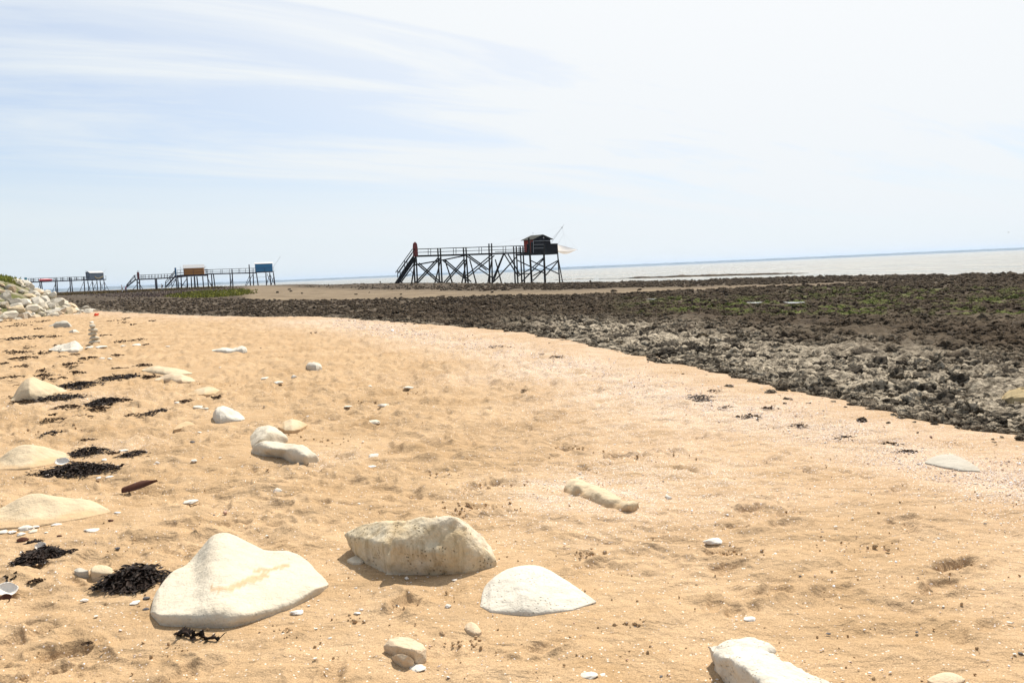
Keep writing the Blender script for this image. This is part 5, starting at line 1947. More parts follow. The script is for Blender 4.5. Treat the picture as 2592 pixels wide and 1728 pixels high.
def main_pier():
    p = Pier('stilt_hut_pier', 'black and red fishing hut on the long braced pier, nearest of the piers', 1060, 135, 1380, 152)
    W_ = 0.75
    rt = p.root
    low = 0.45
    # piles: near and far rows
    piles3 = [(660, 1450, 636, 900), (1205, 1460, 1165, 685), (1780, 1460, 1730, 665)]
    piles4 = [(222, 1450, 205, 575), (785, 1440, 748, 640), (932, 1440, 897, 640)]
    for conv, L in ((r3, piles3), (r4, piles4)):
        for (u0, v0, u1, v1) in L:
            a_, b_ = p.P(*conv(u0 + 6, v0)), p.P(*conv(u1 + 6, v1))
            a_[2] -= low
            bar(rt, 'pile', a_, b_, 0.26, M_PILE, 'post')
            bar(rt, 'pile', a_ + p.n * W_ + np.array([0, 0, -.3]), b_ + p.n * W_, 0.26, M_PILE, 'post')
    for (u0, v0, u1, v1, w, off) in [(1100, 1440, 1030, 450, .36, 0), (1395, 1440, 1358, 590, .33, 0), (1240, 1430, 1215, 790, .18, 2.0), (1535, 1420, 1512, 790, .18, 2.0), (1715, 1440, 1655, 600, .24, 0), (1785, 1440, 1675, 880, .2, 0)]:
        a_, b_ = p.P(*r4(u0, v0), off=off), p.P(*r4(u1, v1), off=off)
        a_[2] -= low
        bar(rt, 'pile', a_, b_, w, M_PILE, 'post')
    # raking props either side of each trestle
    for (u0, v0, u1, v1) in [(520, 1440, 620, 900), (1025, 1455, 1165, 960), (1450, 1460, 1262, 930), (1622, 1455, 1738, 960), (1970, 1455, 1812, 930)]:
        a_ = p.P(*r3(u0, v0), off=-.1)
        a_[2] -= low
        bar(rt, 'prop', a_, p.P(*r3(u1, v1), off=-.1), 0.22, M_PILE, 'post')
    for (u0, v0, u1, v1) in [(112, 1450, 203, 960), (436, 1455, 285, 930)]:
        a_ = p.P(*r4(u0, v0), off=-.1)
        a_[2] -= low
        bar(rt, 'prop', a_, p.P(*r4(u1, v1), off=-.1), 0.22, M_PILE, 'post')
    # crossed braces, one set on each face of the pier
    p.bars('brace', [(700, 1010, 1190, 1440), (1180, 890, 690, 1430), (1290, 950, 1850, 1420), (1745, 930, 1300, 1440), (1800, 840, 2247, 1160)], r3, 0.17, M_BLACKWOOD, W_)
    p.bars('brace', [(-70, 1130, 225, 1330), (205, 830, -410, 1330), (480, 815, 250, 1420), (575, 815, 830, 1250), (495, 815, 790, 1290)], r4, 0.16, M_BLACKWOOD, 0)
    p.bars('brace', [(270, 845, -330, 1330), (470, 815, 215, 1420)], r4, 0.16, M_BLACKWOOD, 0)
    p.bars('brace', [(610, 1050, 1290, 930), (1290, 930, 1740, 838)], r3, 0.2, M_BLACKWOOD, 0)
    p.bars('brace', [(755, 880, 250, 1430, .17), (800, 1250, 1050, 1245), (775, 945, 1370, 1230), (1090, 960, 1710, 1255), (790, 1300, 1060, 1140), (1105, 1110, 1360, 890), (870, 1430, 1110, 1180, .18), (1110, 1180, 1360, 920),
                     (1125, 1290, 1390, 1140), (1390, 1110, 1680, 950), (1130, 1390, 1400, 1110), (1405, 1280, 1685, 960)], r4, 0.16, M_BLACKWOOD, 0)
    # walkway: a bearer each side and a plank deck
    e0, e1 = r3(690, 858), r4(1010, 782)
    for off in (0.0, W_):
        bar(rt, 'bearer', p.P(*e0, off=off), p.P(*e1, off=off), 0.15, M_BLACKWOOD, d=0.22)
    s0, s1 = p.P(*e0), p.P(*e1)
    npl = 60
    for i in range(npl):
        t = (i + .5) / npl
        c = s0 * (1 - t) + s1 * t + np.array([0, 0, .14])
        bar(rt, 'plank', c - p.n * .06, c + p.n * (W_ + .06), 0.38, M_PILE, d=0.04)
    bar(rt, 'bearer', p.P(*r4(290, 765)), p.P(*r4(990, 738)), 0.10, M_BLACKWOOD)
    # rails on both sides
    for off in (0.0, W_):
        bar(rt, 'rail', p.P(*r3(690, 700), off=off), p.P(*r4(945, 625), off=off), 0.10, M_BLACKWOOD)
        bar(rt, 'rail', p.P(*r3(690, 772), off=off), p.P(*r4(945, 697), off=off), 0.08, M_BLACKWOOD)
        for conv, u, v0, v1 in ((r3, 960, 840, 690), (r3, 1518, 815, 682), (r3, 2082, 800, 660), (r4, 524, 780, 645), (r4, 812, 770, 635), (r4, 893, 765, 625)):
            bar(rt, 'rail_post', p.P(*conv(u, v0), off=off), p.P(*conv(u, v1), off=off), 0.07, M_BLACKWOOD)
    # stairs
    for off in (0.0, W_):
        bar(rt, 'stringer', p.P(*r3(225, 1450), off=off) - np.array([0, 0, .2]), p.P(*r3(640, 870), off=off), 0.09, M_BLACKWOOD, d=0.34)
        bar(rt, 'handrail', p.P(*r3(240, 1215), off=off), p.P(*r3(612, 695), off=off), 0.10, M_BLACKWOOD)
        bar(rt, 'handrail', p.P(*r3(285, 1255), off=off), p.P(*r3(612, 790), off=off), 0.07, M_BLACKWOOD)
        for u, v0, v1 in ((285, 1330, 1165), (438, 1100, 935)):
            bar(rt, 'stair_post', p.P(*r3(u, v0), off=off), p.P(*r3(u, v1), off=off), 0.09, M_BLACKWOOD)
    for i in range(15):
        t = (i + .5) / 15
        c = p.P(*r3(225 + 415 * t, 1440 - 570 * t))
        bar(rt, 'step', c, c + p.n * W_, 0.28, M_PILE, d=0.05)
    p.bars('brace', [(300, 1440, 600, 1020, .16), (430, 1290, 560, 1225, .07), (440, 1100, 570, 1225, .07)], r3, .1, M_BLACKWOOD, 0)
    # rust red gate board with a pointed head
    base = p.P(*r3(648, 870), off=.2)
    zb, zt, zp = base[2], p.P(*r3(645, 575), off=.2)[2], p.P(*r3(640, 540), off=.2)[2]
    ww = 0.44
    pr = lambda s, z, o_: base * np.array([1, 1, 0]) + p.a * s + p.n * o_ + np.array([0, 0, z])
    sec = [(-ww, zb), (ww, zb), (ww, zt - .7), (ww * .75, zt), (0, zp), (-ww * .75, zt), (-ww, zt - .7)]
    V = [pr(s, z, 0) for s, z in sec] + [pr(s, z, .14) for s, z in sec]
    F = [tuple(range(6, -1, -1)), tuple(range(7, 14))] + [(i, (i + 1) % 7, (i + 1) % 7 + 7, i + 7) for i in range(7)]
    gb = poly_part(rt, 'gate_board', V, F, M_RUSTRED, 'rust-red gate board with a pointed head')
    for s0_, s1_ in ((-.30, -.02), (.02, .30)):
        for z0_, z1_ in ((zb + .25, zb + .95), (zb + 1.05, zt - .75), (zt - .62, zt - .08)):
            k_ = .7 if z1_ > zt - .3 else 1
            V = [pr(s0_ * k_, z0_, -.03), pr(s1_ * k_, z0_, -.03), pr(s1_ * k_, z0_, -.002), pr(s0_ * k_, z0_, -.002)]
            V += [v + np.array([0, 0, z1_ - z0_]) for v in V]
            poly_part(rt, 'gate_panel', V, BOXF, M_RUSTRED, parent=gb)
    # hut platform, parapet, hut
    c0 = p.P(*r4(960, 790), off=-.1)
    c1 = p.P(*r4(1665, 790), off=-.1)
    la = (c1 - c0) @ p.a
    zd = p.P(*r4(1360, 795))[2]
    D = 3.0
    slab_part(rt, 'platform', c0, p.a, p.n, la, D, zd - .22, zd + .06, M_BLACKWOOD)
    z_par = p.P(*r4(1600, 590))[2]
    z_par2 = p.P(*r4(1300, 540))[2]
    q0, q1, q2 = p.P(*r4(1075, 700), off=-.1), p.P(*r4(1512, 700), off=-.1), p.P(*r4(1660, 700), off=-.1)
    flat = lambda q: q * np.array([1, 1, 0])
    slab_part(rt, 'parapet', q1, p.a, p.n, (q2 - q1) @ p.a, .06, zd + .062, z_par, M_BLACKWALL)
    slab_part(rt, 'parapet', q2, -p.a, p.n, .06, D, zd + .062, z_par - .01, M_BLACKWALL)
    slab_part(rt, 'parapet', flat(q1) + p.n * D, p.a, p.n, (q2 - q1) @ p.a, .06, zd + .062, z_par, M_BLACKWALL)
    slab_part(rt, 'parapet_cap', flat(q1) - p.n * .06, p.a, p.n, (q2 - q1) @ p.a + .1, .2, z_par + .002, z_par + .1, M_BLACKWOOD)
    w0 = p.Q(*r4(1135, 700), off=.25)
    w1 = p.Q(*r4(1512, 700), off=.25)
    ze, zr = p.Q(*r4(1500, 478), off=.25)[2], p.Q(*r4(1325, 392), off=.25)[2]
    hut, pp = gable_hut(rt, w0, p.a, p.n, (w1 - w0) @ p.a, 2.6, zd + .062, ze, zr, M_BLACKWALL, M_ROOFDARK, 'n', .42)
    # the landward wall is painted red
    L1 = (w1 - w0) @ p.a
    slab_part(rt, 'red_wall', flat(w0) - p.a * .05, p.a, p.n, .045, 2.6, zd + .065, ze - .04, M_REDWALL, 'brick-red boarded side wall', parent=hut)
    slab_part(rt, 'door', flat(w0) - p.a * .09 + p.n * 1.0, p.a, p.n, .035, .75, zd + .07, zd + 1.8, M_BLACKWALL, parent=hut)
    # barred opening on the near side
    zf = lambda v: p.P(*r4(1300, v))[2]
    fr = lambda u, v: p.P(*r4(u, v), off=-.12)
    wf = put('window_frame', None, parent=rt)
    mk = lambda n_, A_, B_, w_: bar(rt, n_, A_, B_, w_, M_METAL)
    for n_, A_, B_, w_ in (('frame_bar', fr(1115, 523), fr(1500, 516), .045), ('frame_bar', fr(1120, 523), fr(1128, 785), .05), ('frame_bar', fr(1130, 604), fr(1350, 598), .04), ('frame_bar', fr(1130, 684), fr(1350, 678), .04)):
        o = mk(n_, A_, B_, w_)
        o.parent = wf
    slab_part(rt, 'side_panel', flat(q0), p.a, p.n, (fr(1350, 600) - q0) @ p.a, .05, zd + .062, z_par2, M_BLACKWALL)
    slab_part(rt, 'side_panel', flat(p.P(*r4(1352, 600), off=-.1)), p.a, p.n, (q1 - p.P(*r4(1352, 600), off=-.1)) @ p.a, .05, zd + .062, z_par2, M_BLACKWALL)
    # vent on the gable, wind vane on the ridge
    vv = p.P(*r4(1375, 448), off=.2)
    slab_part(rt, 'gable_vent', vv - p.a * .15, p.a, p.n, .30, .04, vv[2] - .12, vv[2] + .12, M_METAL, parent=hut)
    bar(rt, 'wind_vane', pp(L1 / 2, 2.4, zr), pp(L1 / 2, 2.4, zr + .55), .03, M_METAL)
    bar(rt, 'wind_vane', pp(L1 / 2 - .15, 2.4, zr + .56), pp(L1 / 2 + .15, 2.4, zr + .56), .04, M_METAL)
    # hoisting boom with its stay and pulley
    bt = p.Q(*r4(1810, 160), off=1.2)
    bar(rt, 'boom', p.Q(*r4(1530, 560), off=1.2), bt, .06, M_METAL, 'post')
    bar(rt, 'boom', p.Q(*r4(1560, 460), off=1.2), p.Q(*r4(1768, 220), off=1.2), .045, M_METAL, 'post')
    bar(rt, 'pulley', p.Q(*r4(1766, 215), off=1.2), p.Q(*r4(1764, 245), off=1.2), .13, M_BLACKWOOD, 'post')
    bar(rt, 'stay_wire', p.P(*r4(275, 610)), p.Q(*r4(1766, 205), off=1.2), .012, M_METAL)
    # the lift net hanging from the boom
    C_ = [p.Q(*r4(1668, 602), off=3.2), p.Q(*r4(2112, 716), off=1.8), p.Q(*r4(1880, 755), off=.3), p.Q(*r4(1600, 735), off=1.2)]
    mid = sum(C_) / 4
    net = put('lift_net', None, loc=tuple(mid), label='pale square lift net sagging from the boom beside the black hut', cat='fishing net')
    for i in range(4):
        bar(net, 'net_frame', C_[i], C_[(i + 1) % 4], .035, M_METAL, 'post')
    n_ = 14
    V, Q = [], []
    for j in range(n_ + 1):
        for i in range(n_ + 1):
            s_, t_ = i / n_, j / n_
            q = (C_[0] * (1 - s_) + C_[1] * s_) * (1 - t_) + (C_[3] * (1 - s_) + C_[2] * s_) * t_
            q = q - np.array([0, 0, 0.85 * (4 * s_ * (1 - s_)) ** .8 * (4 * t_ * (1 - t_)) ** .8])
            V.append(q - mid)
    for j in range(n_):
        for i in range(n_):
            k_ = j * (n_ + 1) + i
            Q.append((k_, k_ + 1, k_ + n_ + 2, k_ + n_ + 1))
    put('net_cloth', mesh_np('net_cloth', np.array(V), quads=Q), M_NET, parent=net)
    pl = p.Q(*r4(1764, 245), off=1.2)
    kn = p.Q(*r4(1800, 360), off=1.2)
    bar(net, 'net_line', pl, kn, .012, M_METAL)
    for q in C_:
        bar(net, 'net_line', kn, q, .010, M_METAL)


main_pier()


def a2(u, v): return (300 + u / 5.6, 640 + v / 5.6)
def a1(u, v): return (u / 5.88, 640 + v / 5.88)


M_YELLOW = mat_wood('orange_boards', (0.50, 0.20, 0.025))
M_BLUE = mat_wood('blue_boards', (0.030, 0.17, 0.34))
M_BLUEPOST = mat_wood('blue_paint', (0.05, 0.16, 0.30))
M_TURQ = mat_wood('turquoise_paint', (0.08, 0.30, 0.36))
M_GREYW = mat_wood('grey_boards', (0.15, 0.17, 0.20))
M_ZINC = plain('zinc_roof', (0.42, 0.41, 0.40), 0.7, 0.08)
M_WHITEROOF = plain('white_roof', (0.58, 0.56, 0.53), 0.8, 0.06)
M_PURPLEWOOD = mat_wood('purplish_stained_wood', (0.030, 0.018, 0.021))
M_REDHULL = plain('red_hull', (0.45, 0.02, 0.025), 0.4, 0.15)


def legs(p, lst, conv, w, mat, drop=1.2, off=0.0, name='pile'):
    for q in lst:
        a_, b_ = p.P(*conv(q[0], q[1]), off=off), p.P(*conv(q[2], q[3]), off=off)
        d = (a_ - b_) / np.linalg.norm(a_ - b_)
        bar(p.root, name, a_ + d * drop, b_, q[4] if len(q) > 4 else w, mat, 'post')


def walkway(p, conv, d0, d1, top0, top1, posts, mat, width=1.2, th=.42):
    """deck from d0 to d1 (zoom coordinates) with double rails and posts"""
    for off in (0, width):
        bar(p.root, 'bearer', p.P(*conv(*d0), off=off), p.P(*conv(*d1), off=off), th * .6, mat, d=th)
        bar(p.root, 'rail', p.P(*conv(*top0), off=off), p.P(*conv(*top1), off=off), .15, mat)
        m0 = ((d0[0] + top0[0]) / 2, (d0[1] + top0[1]) / 2)
        m1 = ((d1[0] + top1[0]) / 2, (d1[1] + top1[1]) / 2)
        bar(p.root, 'rail', p.P(*conv(*m0), off=off), p.P(*conv(*m1), off=off), .13, mat)
        for u in posts:
            t = (u - d0[0]) / (d1[0] - d0[0])
            tt = (u - top0[0]) / (top1[0] - top0[0])
            bar(p.root, 'rail_post', p.P(*conv(u, d0[1] + (d1[1] - d0[1]) * t), off=off), p.P(*conv(u, top0[1] + (top1[1] - top0[1]) * tt), off=off), .13, mat)
    A_, B_ = p.P(*conv(*d0)), p.P(*conv(*d1))
    n_ = int(np.linalg.norm(B_ - A_) / 1.2)
    for i in range(n_):
        c = A_ + (B_ - A_) * (i + .5) / n_ + np.array([0, 0, th * .5 + .02])
        bar(p.root, 'plank', c, c + p.n * width, 1.1, mat, d=.05)


def stairs(p, conv, b0, t0, rail0, rail1, mat, width=1.2):
    for off in (0, width):
        bar(p.root, 'stringer', p.P(*conv(*b0), off=off), p.P(*conv(*t0), off=off), .14, mat, d=.42)
        bar(p.root, 'handrail', p.P(*conv(*rail0), off=off), p.P(*conv(*rail1), off=off), .13, mat)
        m0 = ((rail0[0] * 2 + b0[0]) / 3 + 4, (rail0[1] * 2 + b0[1]) / 3)
        m1 = ((rail1[0] * 2 + t0[0]) / 3, (rail1[1] * 2 + t0[1]) / 3)
        bar(p.root, 'handrail', p.P(*conv(*m0), off=off), p.P(*conv(*m1), off=off), .13, mat)
        for t in (.02, .5, .97):
            bar(p.root, 'stair_post', p.P(*conv(b0[0] + (t0[0] - b0[0]) * t, b0[1] + (t0[1] - b0[1]) * t), off=off),
                p.P(*conv(rail0[0] + (rail1[0] - rail0[0]) * t, rail0[1] + (rail1[1] - rail0[1]) * t), off=off), .13, mat)
    for i in range(12):
        t = (i + .5) / 12
        c = p.P(*conv(b0[0] + (t0[0] - b0[0]) * t, b0[1] + (t0[1] - b0[1]) * t))
        bar(p.root, 'step', c, c + p.n * width, .35, mat, d=.08)


def board_post(p, conv, u0, u1, v0, v1, mat, label, th=.25):
    A_, B_ = p.P(*conv(u0, v0), off=.2), p.P(*conv(u1, v0), off=.2)
    zt = p.P(*conv((u0 + u1) / 2, v1), off=.2)[2]
    slab_part(p.root, 'gate_post', A_, p.a, p.n, (B_ - A_) @ p.a, th, A_[2], zt, mat, label)


def blue_pier():
    p = Pier('blue_hut_pier', 'blue fishing hut at the end of a long pier reached past a red gate post', 345, 318, 690, 334)
    wd = M_PURPLEWOOD
    stairs(p, a2, (105, 490), (245, 372), (112, 455), (222, 318), wd)
    walkway(p, a2, (235, 380), (720, 355), (225, 318), (720, 300), (232, 318, 345, 375, 430, 470, 515, 560, 605, 650, 690), wd)
    walkway(p, a2, (720, 355), (1300, 298), (720, 300), (1300, 240), (760, 1240), wd)
    walkway(p, a2, (1260, 300), (1960, 282), (1215, 240), (1940, 216), (1255, 1310, 1335, 1450, 1470, 1575, 1605, 1705, 1720, 1800, 1895, 1915), wd)
    board_post(p, a2, 266, 300, 382, 272, M_RUSTRED, 'rust-red gate board')
    p.bars('gate_frame', [(266, 275, 266, 252, .08), (290, 275, 290, 250, .08), (266, 253, 290, 251, .08)], a2, .1, wd)
    legs(p, [(270, 510, 262, 375), (305, 515, 297, 375), (530, 512, 520, 365), (548, 512, 538, 365), (1330, 475, 1316, 300), (1366, 475, 1345, 300), (1592, 467, 1580, 295), (1622, 466, 1608, 232),
             (1870, 455, 1850, 165), (1914, 455, 1908, 290), (1978, 453, 1955, 290), (2098, 448, 2088, 280), (2160, 447, 2142, 280), (2216, 447, 2195, 280)], a2, .44, wd)
    legs(p, [(205, 520, 292, 410), (345, 515, 270, 400), (1318, 470, 1322, 380), (1590, 465, 1618, 330), (1800, 458, 1862, 310), (1815, 458, 1902, 310), (2100, 440, 2150, 290), (2165, 440, 2105, 295), (2170, 440, 2200, 340), (2210, 440, 2150, 310)], a2, .22, wd, .3, name='brace')
    p.bars('brace', [(1915, 350, 2090, 340, .08)], a2, .1, wd)
    A_, B_ = p.P(*a2(1935, 270), off=-.2), p.P(*a2(2205, 270), off=-.2)
    la = (B_ - A_) @ p.a
    zd = A_[2]
    slab_part(p.root, 'platform', A_, p.a, p.n, la, 3.6, zd - .35, zd, wd)
    h0, h1 = p.P(*a2(1942, 262), off=.3), p.P(*a2(2188, 262), off=.3)
    ze, zr = p.P(*a2(2060, 152), off=.3)[2], p.P(*a2(1952, 138), off=1.5)[2]
    gable_hut(p.root, h0, p.a, p.n, (h1 - h0) @ p.a, 2.6, zd + .003, ze, max(zr, ze + .35), M_BLUE, M_WHITEROOF, 'a', .2)
    for off in (-.15,):
        bar(p.root, 'rail', p.P(*a2(1940, 222), off=off), p.P(*a2(2200, 205), off=off), .08, wd)
        for u in (1940, 2068, 2200):
            bar(p.root, 'rail_post', p.P(*a2(u, 270), off=off), p.P(*a2(u, 210), off=off), .09, wd)
    bar(p.root, 'boom', p.P(*a2(2196, 200), off=1), p.P(*a2(2298, 48), off=1), .09, M_METAL, 'post')
    bar(p.root, 'boom', p.P(*a2(2205, 258), off=1), p.P(*a2(2238, 238), off=1), .07, M_METAL, 'post')


def yellow_pier():
    p = Pier('yellow_hut_pier', 'orange-yellow fishing hut with ribbed pale roof on low stilts before the blue hut', 420, 262, 530, 266)
    wd = M_PURPLEWOOD
    stairs(p, a2, (662, 492), (810, 322), (660, 412), (800, 250), wd)
    p.bars('brace', [(700, 488, 820, 360, .2), (760, 488, 745, 400, .15)], a2, .2, wd)
    board_post(p, a2, 800, 824, 330, 210, M_BLUEPOST, 'blue-grey gate post')
    A_, B_ = p.P(*a2(825, 316)), p.P(*a2(1265, 300))
    la = (B_ - A_) @ p.a
    zd = A_[2]
    slab_part(p.root, 'platform', A_, p.a, p.n, la, 4.2, zd - .55, zd, wd)
    legs(p, [(828, 492, 815, 330), (850, 490, 838, 340), (894, 488, 886, 340), (978, 487, 970, 335, .42), (1037, 486, 1030, 340), (1085, 485, 1075, 335, .5), (1125, 484, 1110, 335, .4), (1205, 482, 1192, 330), (1275, 478, 1262, 320)], a2, .36, wd)
    legs(p, [(755, 490, 812, 380), (885, 490, 968, 365, .22), (970, 485, 840, 415, .12), (1320, 475, 1255, 340)], a2, .2, wd, .3, name='brace')
    # parapet rails round the platform
    for off in (0.02,):
        bar(p.root, 'rail', p.P(*a2(828, 246), off=off), p.P(*a2(1262, 232), off=off), .10, wd)
        bar(p.root, 'rail', p.P(*a2(828, 280), off=off), p.P(*a2(1262, 266), off=off), .10, wd)
        for u in (832, 880, 930, 1060, 1200, 1258):
            bar(p.root, 'rail_post', p.P(*a2(u, 312), off=off), p.P(*a2(u, 240), off=off), .09, wd)
    p.bars('mast', [(880, 300, 872, 185, .07), (905, 240, 873, 205, .05)], a2, .07, M_METAL)
    h0, h1 = p.P(*a2(922, 300), off=.6), p.P(*a2(1212, 300), off=.6)
    ze, zr = p.P(*a2(1080, 212), off=.5)[2], p.P(*a2(1085, 168), off=2)[2]
    hut, _ = gable_hut(p.root, h0, p.a, p.n, (h1 - h0) @ p.a, 3.0, zd + .003, ze, zr, M_YELLOW, M_ZINC, 'a', .18)
    # roof battens
    L = (h1 - h0) @ p.a
    for i in range(12):
        s_ = -.1 + (L + .2) * (i + .5) / 12
        P0 = h0 * np.array([1, 1, 0]) + p.a * s_ + p.n * -.16 + np.array([0, 0, ze])
        P1 = h0 * np.array([1, 1, 0]) + p.a * s_ + p.n * 1.5 + np.array([0, 0, zr + .12])
        o = bar(p.root, 'roof_rib', P0, P1, .07, M_ZINC)
        o.parent = hut
    bar(p.root, 'boom', p.P(*a2(1215, 225), off=1), p.P(*a2(1243, 182), off=1), .08, M_METAL, 'post')


def grey_pier():
    p = Pier('grey_hut_pier', 'small grey fishing hut at the end of the farthest pier, left above the boulders', 70, 352, 240, 382)
    wd = M_PURPLEWOOD
    walkway(p, a1, (60, 462), (385, 452), (60, 434), (385, 424), (130, 180, 255, 300, 350), wd)
    walkway(p, a1, (410, 438), (1320, 402), (410, 382), (1320, 352), (455, 500, 520, 600, 640, 760, 820, 845, 930, 950, 1035, 1055, 1140, 1160, 1245, 1265), wd)
    board_post(p, a1, 380, 414, 470, 366, M_TURQ, 'turquoise gate board with a rounded head')
    legs(p, [(385, 500, 390, 440), (455, 530, 462, 440), (482, 545, 470, 440), (608, 565, 592, 435), (632, 566, 616, 432), (836, 580, 820, 380), (858, 580, 845, 375), (1052, 576, 1038, 365), (1080, 575, 1058, 365), (1262, 565, 1248, 355)], a1, .44, wd)
    legs(p, [(555, 552, 600, 450), (785, 568, 832, 440), (1000, 578, 1040, 500), (1190, 570, 1245, 430)], a1, .2, wd, .3, name='brace')
    p.bars('brace', [(410, 462, 480, 455, .3), (430, 500, 470, 495, .2)], a1, .2, wd)
    legs(p, [(1325, 562, 1305, 400), (1390, 560, 1368, 400), (1455, 558, 1440, 400), (1503, 556, 1488, 400), (1562, 554, 1545, 400)], a1, .38, wd)
    legs(p, [(1310, 560, 1370, 430), (1345, 560, 1300, 440), (1390, 555, 1440, 430), (1440, 555, 1375, 430), (1540, 555, 1490, 430), (1495, 550, 1550, 430), (1620, 556, 1550, 430), (1550, 550, 1600, 500)], a1, .17, wd, .3, name='brace')
    A_, B_ = p.P(*a1(1285, 398), off=-.2), p.P(*a1(1575, 392), off=-.2)
    zd = A_[2]
    slab_part(p.root, 'platform', A_, p.a, p.n, (B_ - A_) @ p.a, 4.0, zd - .4, zd, wd)
    h0, h1 = p.P(*a1(1350, 390), off=.2), p.P(*a1(1552, 390), off=.2)
    ze, zr = p.P(*a1(1455, 296), off=.2)[2], p.P(*a1(1455, 272), off=1.6)[2]
    hut, _ = gable_hut(p.root, h0, p.a, p.n, (h1 - h0) @ p.a, 2.8, zd + .003, ze, zr, M_GREYW, M_ZINC, 'a', .2)
    # straw-coloured net bundle slung along the wall
    M_STRAW = plain('straw_net', (0.36, 0.27, 0.13), 0.9, 0.2)
    for (u0, v0, u1, v1) in ((1412, 352, 1432, 376), (1432, 376, 1470, 382), (1470, 382, 1512, 362), (1512, 362, 1535, 350)):
        bar(p.root, 'hung_net', p.P(*a1(u0, v0), off=.05), p.P(*a1(u1, v1), off=.05), .42, M_STRAW, 'post')
    bar(p.root, 'mast', p.P(*a1(1298, 370), off=.5), p.P(*a1(1290, 262), off=.5), .16, wd, 'post')
    bar(p.root, 'boom', p.P(*a1(1565, 285), off=1), p.P(*a1(1612, 232), off=1), .10, M_METAL, 'post')
    bar(p.root, 'rail', p.P(*a1(1555, 345), off=0), p.P(*a1(1578, 344), off=0), .1, wd)
    bar(p.root, 'rail_post', p.P(*a1(1577, 395), off=0), p.P(*a1(1577, 343), off=0), .1, wd)
    # long red boat-shaped hull on the walkway rail
    c0, c1 = p.P(*a1(568, 408), off=-.35), p.P(*a1(768, 402), off=-.35)
    mid = (c0 + c1) / 2
    L = np.linalg.norm(c1 - c0)
    nu, nv = 26, 12
    V, Q = [], []
    for i in range(nu + 1):
        t = i / nu
        r_ = 2.3 / L * (math.sin(math.pi * (0.04 + .92 * t))) ** .45 * L / 2 * .17 + .02
        for j in range(nv):
            a_ = 2 * math.pi * j / nv
            V.append((c0 + (c1 - c0) * t - mid) + p.n * (math.cos(a_) * r_ * 2.2) + np.array([0, 0, math.sin(a_) * r_ * 2.7]))
    for i in range(nu):
        for j in range(nv):
            Q.append((i * nv + j, i * nv + (j + 1) % nv, (i + 1) * nv + (j + 1) % nv, (i + 1) * nv + j))
    put('red_boat', mesh_np('red_boat', np.array(V), quads=Q), M_REDHULL, tuple(mid), label='long slim red boat hull carried along the farthest walkway', cat='boat')


blue_pier()
yellow_pier()
grey_pier()


# ------------------------------------------------------------------ salt-marsh plants
def on_reef(px, py):
    """first meeting of a sight line with the reef"""
    d = ray(px, py)[0]
    d = d / d[1]
    Ys = np.arange(30, 330, 1.0)
    z = reef_base(d[0] * Ys, Ys)
    hit = np.nonzero(EYE + d[2] * Ys < z)[0]
    Y = Ys[hit[0]] if len(hit) else 330.0
    return np.array([d[0] * Y, Y, float(reef_base(np.array([d[0] * Y]), np.array([Y]))[0])])


def marsh():
    rng = np.random.default_rng(31)

    def region(n, f):
        P = []
        while len(P) < n:
            q = f()
            if q is not None:
                P.append(on_reef(*q))
        return np.array(P)

    def green():
        px, py = rng.uniform(425, 632), rng.uniform(731, 755)
        top = np.interp(px, [425, 500, 560, 600, 632], [748, 737, 735, 731, 735])
        bot = np.interp(px, [425, 480, 520, 590, 632], [752, 754, 754, 750, 744])
        return (px, py) if top < py < bot else None
    P = region(2600, green)
    P[:, :2] += rng.normal(0, .5, (len(P), 2))
    blades('marsh_grass', 'bright green salt-marsh plants on the reef below the stilt huts', P, rng.uniform(.08, .26, len(P)), (0.14, 0.14, 0.02), (0.25, 0.245, 0.04), 3, wide=1.1)

    def heath():
        px, py = rng.uniform(130, 600), rng.uniform(728, 752)
        top = np.interp(px, [130, 240, 400, 560, 600], [738, 736, 729, 725, 726])
        bot = np.interp(px, [130, 240, 330, 420, 500, 600], [744, 749, 752, 752, 740, 732])
        return (px, py) if top < py < bot else None
    P = region(5200, heath)
    P[:, :2] += rng.normal(0, 1.2, (len(P), 2))
    blades('marsh_heath', 'purple-brown salt-marsh heath on the far flats at left', P, rng.uniform(.06, .18, len(P)), (0.12, 0.085, 0.055), (0.16, 0.11, 0.10), 4, wide=1.4)
    # brown tufts along the dark ground just below the huts
    def rust():
        px = rng.uniform(110, 560)
        py = horizon_py(px) + rng.uniform(6, 11)
        return px, py
    P = region(2500, rust)
    P[:, :2] += rng.normal(0, 2.0, (len(P), 2))
    blades('marsh_sedge', 'rusty brown sedge along the skyline of the flats under the huts', P, rng.uniform(.15, .4, len(P)), (0.11, 0.065, 0.018), (0.16, 0.11, 0.03), 5, wide=1.3)


marsh()

# scattered dark rocks on the sand flat
for i, (px, py, w, h, lab) in enumerate([(702, 739, 9, 6, 'squarish dark rock alone on the grey sand flat'), (733, 731, 11, 6, 'green-topped rock on the grey sand flat'), (737, 736, 9, 5, 'lower green rock on the grey sand flat'),
                                         (764, 742, 7, 4, 'small mossy rock on the grey sand flat'), (900, 744, 11, 4, 'flat dark rock in the middle of the sand flat'), (1119, 749, 16, 5, 'dark rock at the reef edge under the pier stairs'),
                                         (963, 713, 4, 5, 'tiny upright rock on the skyline left of the pier'), (1494, 711, 7, 6, 'small dark rock on the shoreline right of the pier')]):
    p = on_reef(px, py + h * .4)
    dist = p[1]
    o = put('reef_boulder', boulder_mesh(i, M_REEF), None, (p[0], p[1], p[2] + h / FPX * dist * .25), label=lab, cat='rock')
    o.scale = (w / 2 / FPX * dist, w / 2 / FPX * dist, h / 2 / FPX * dist)

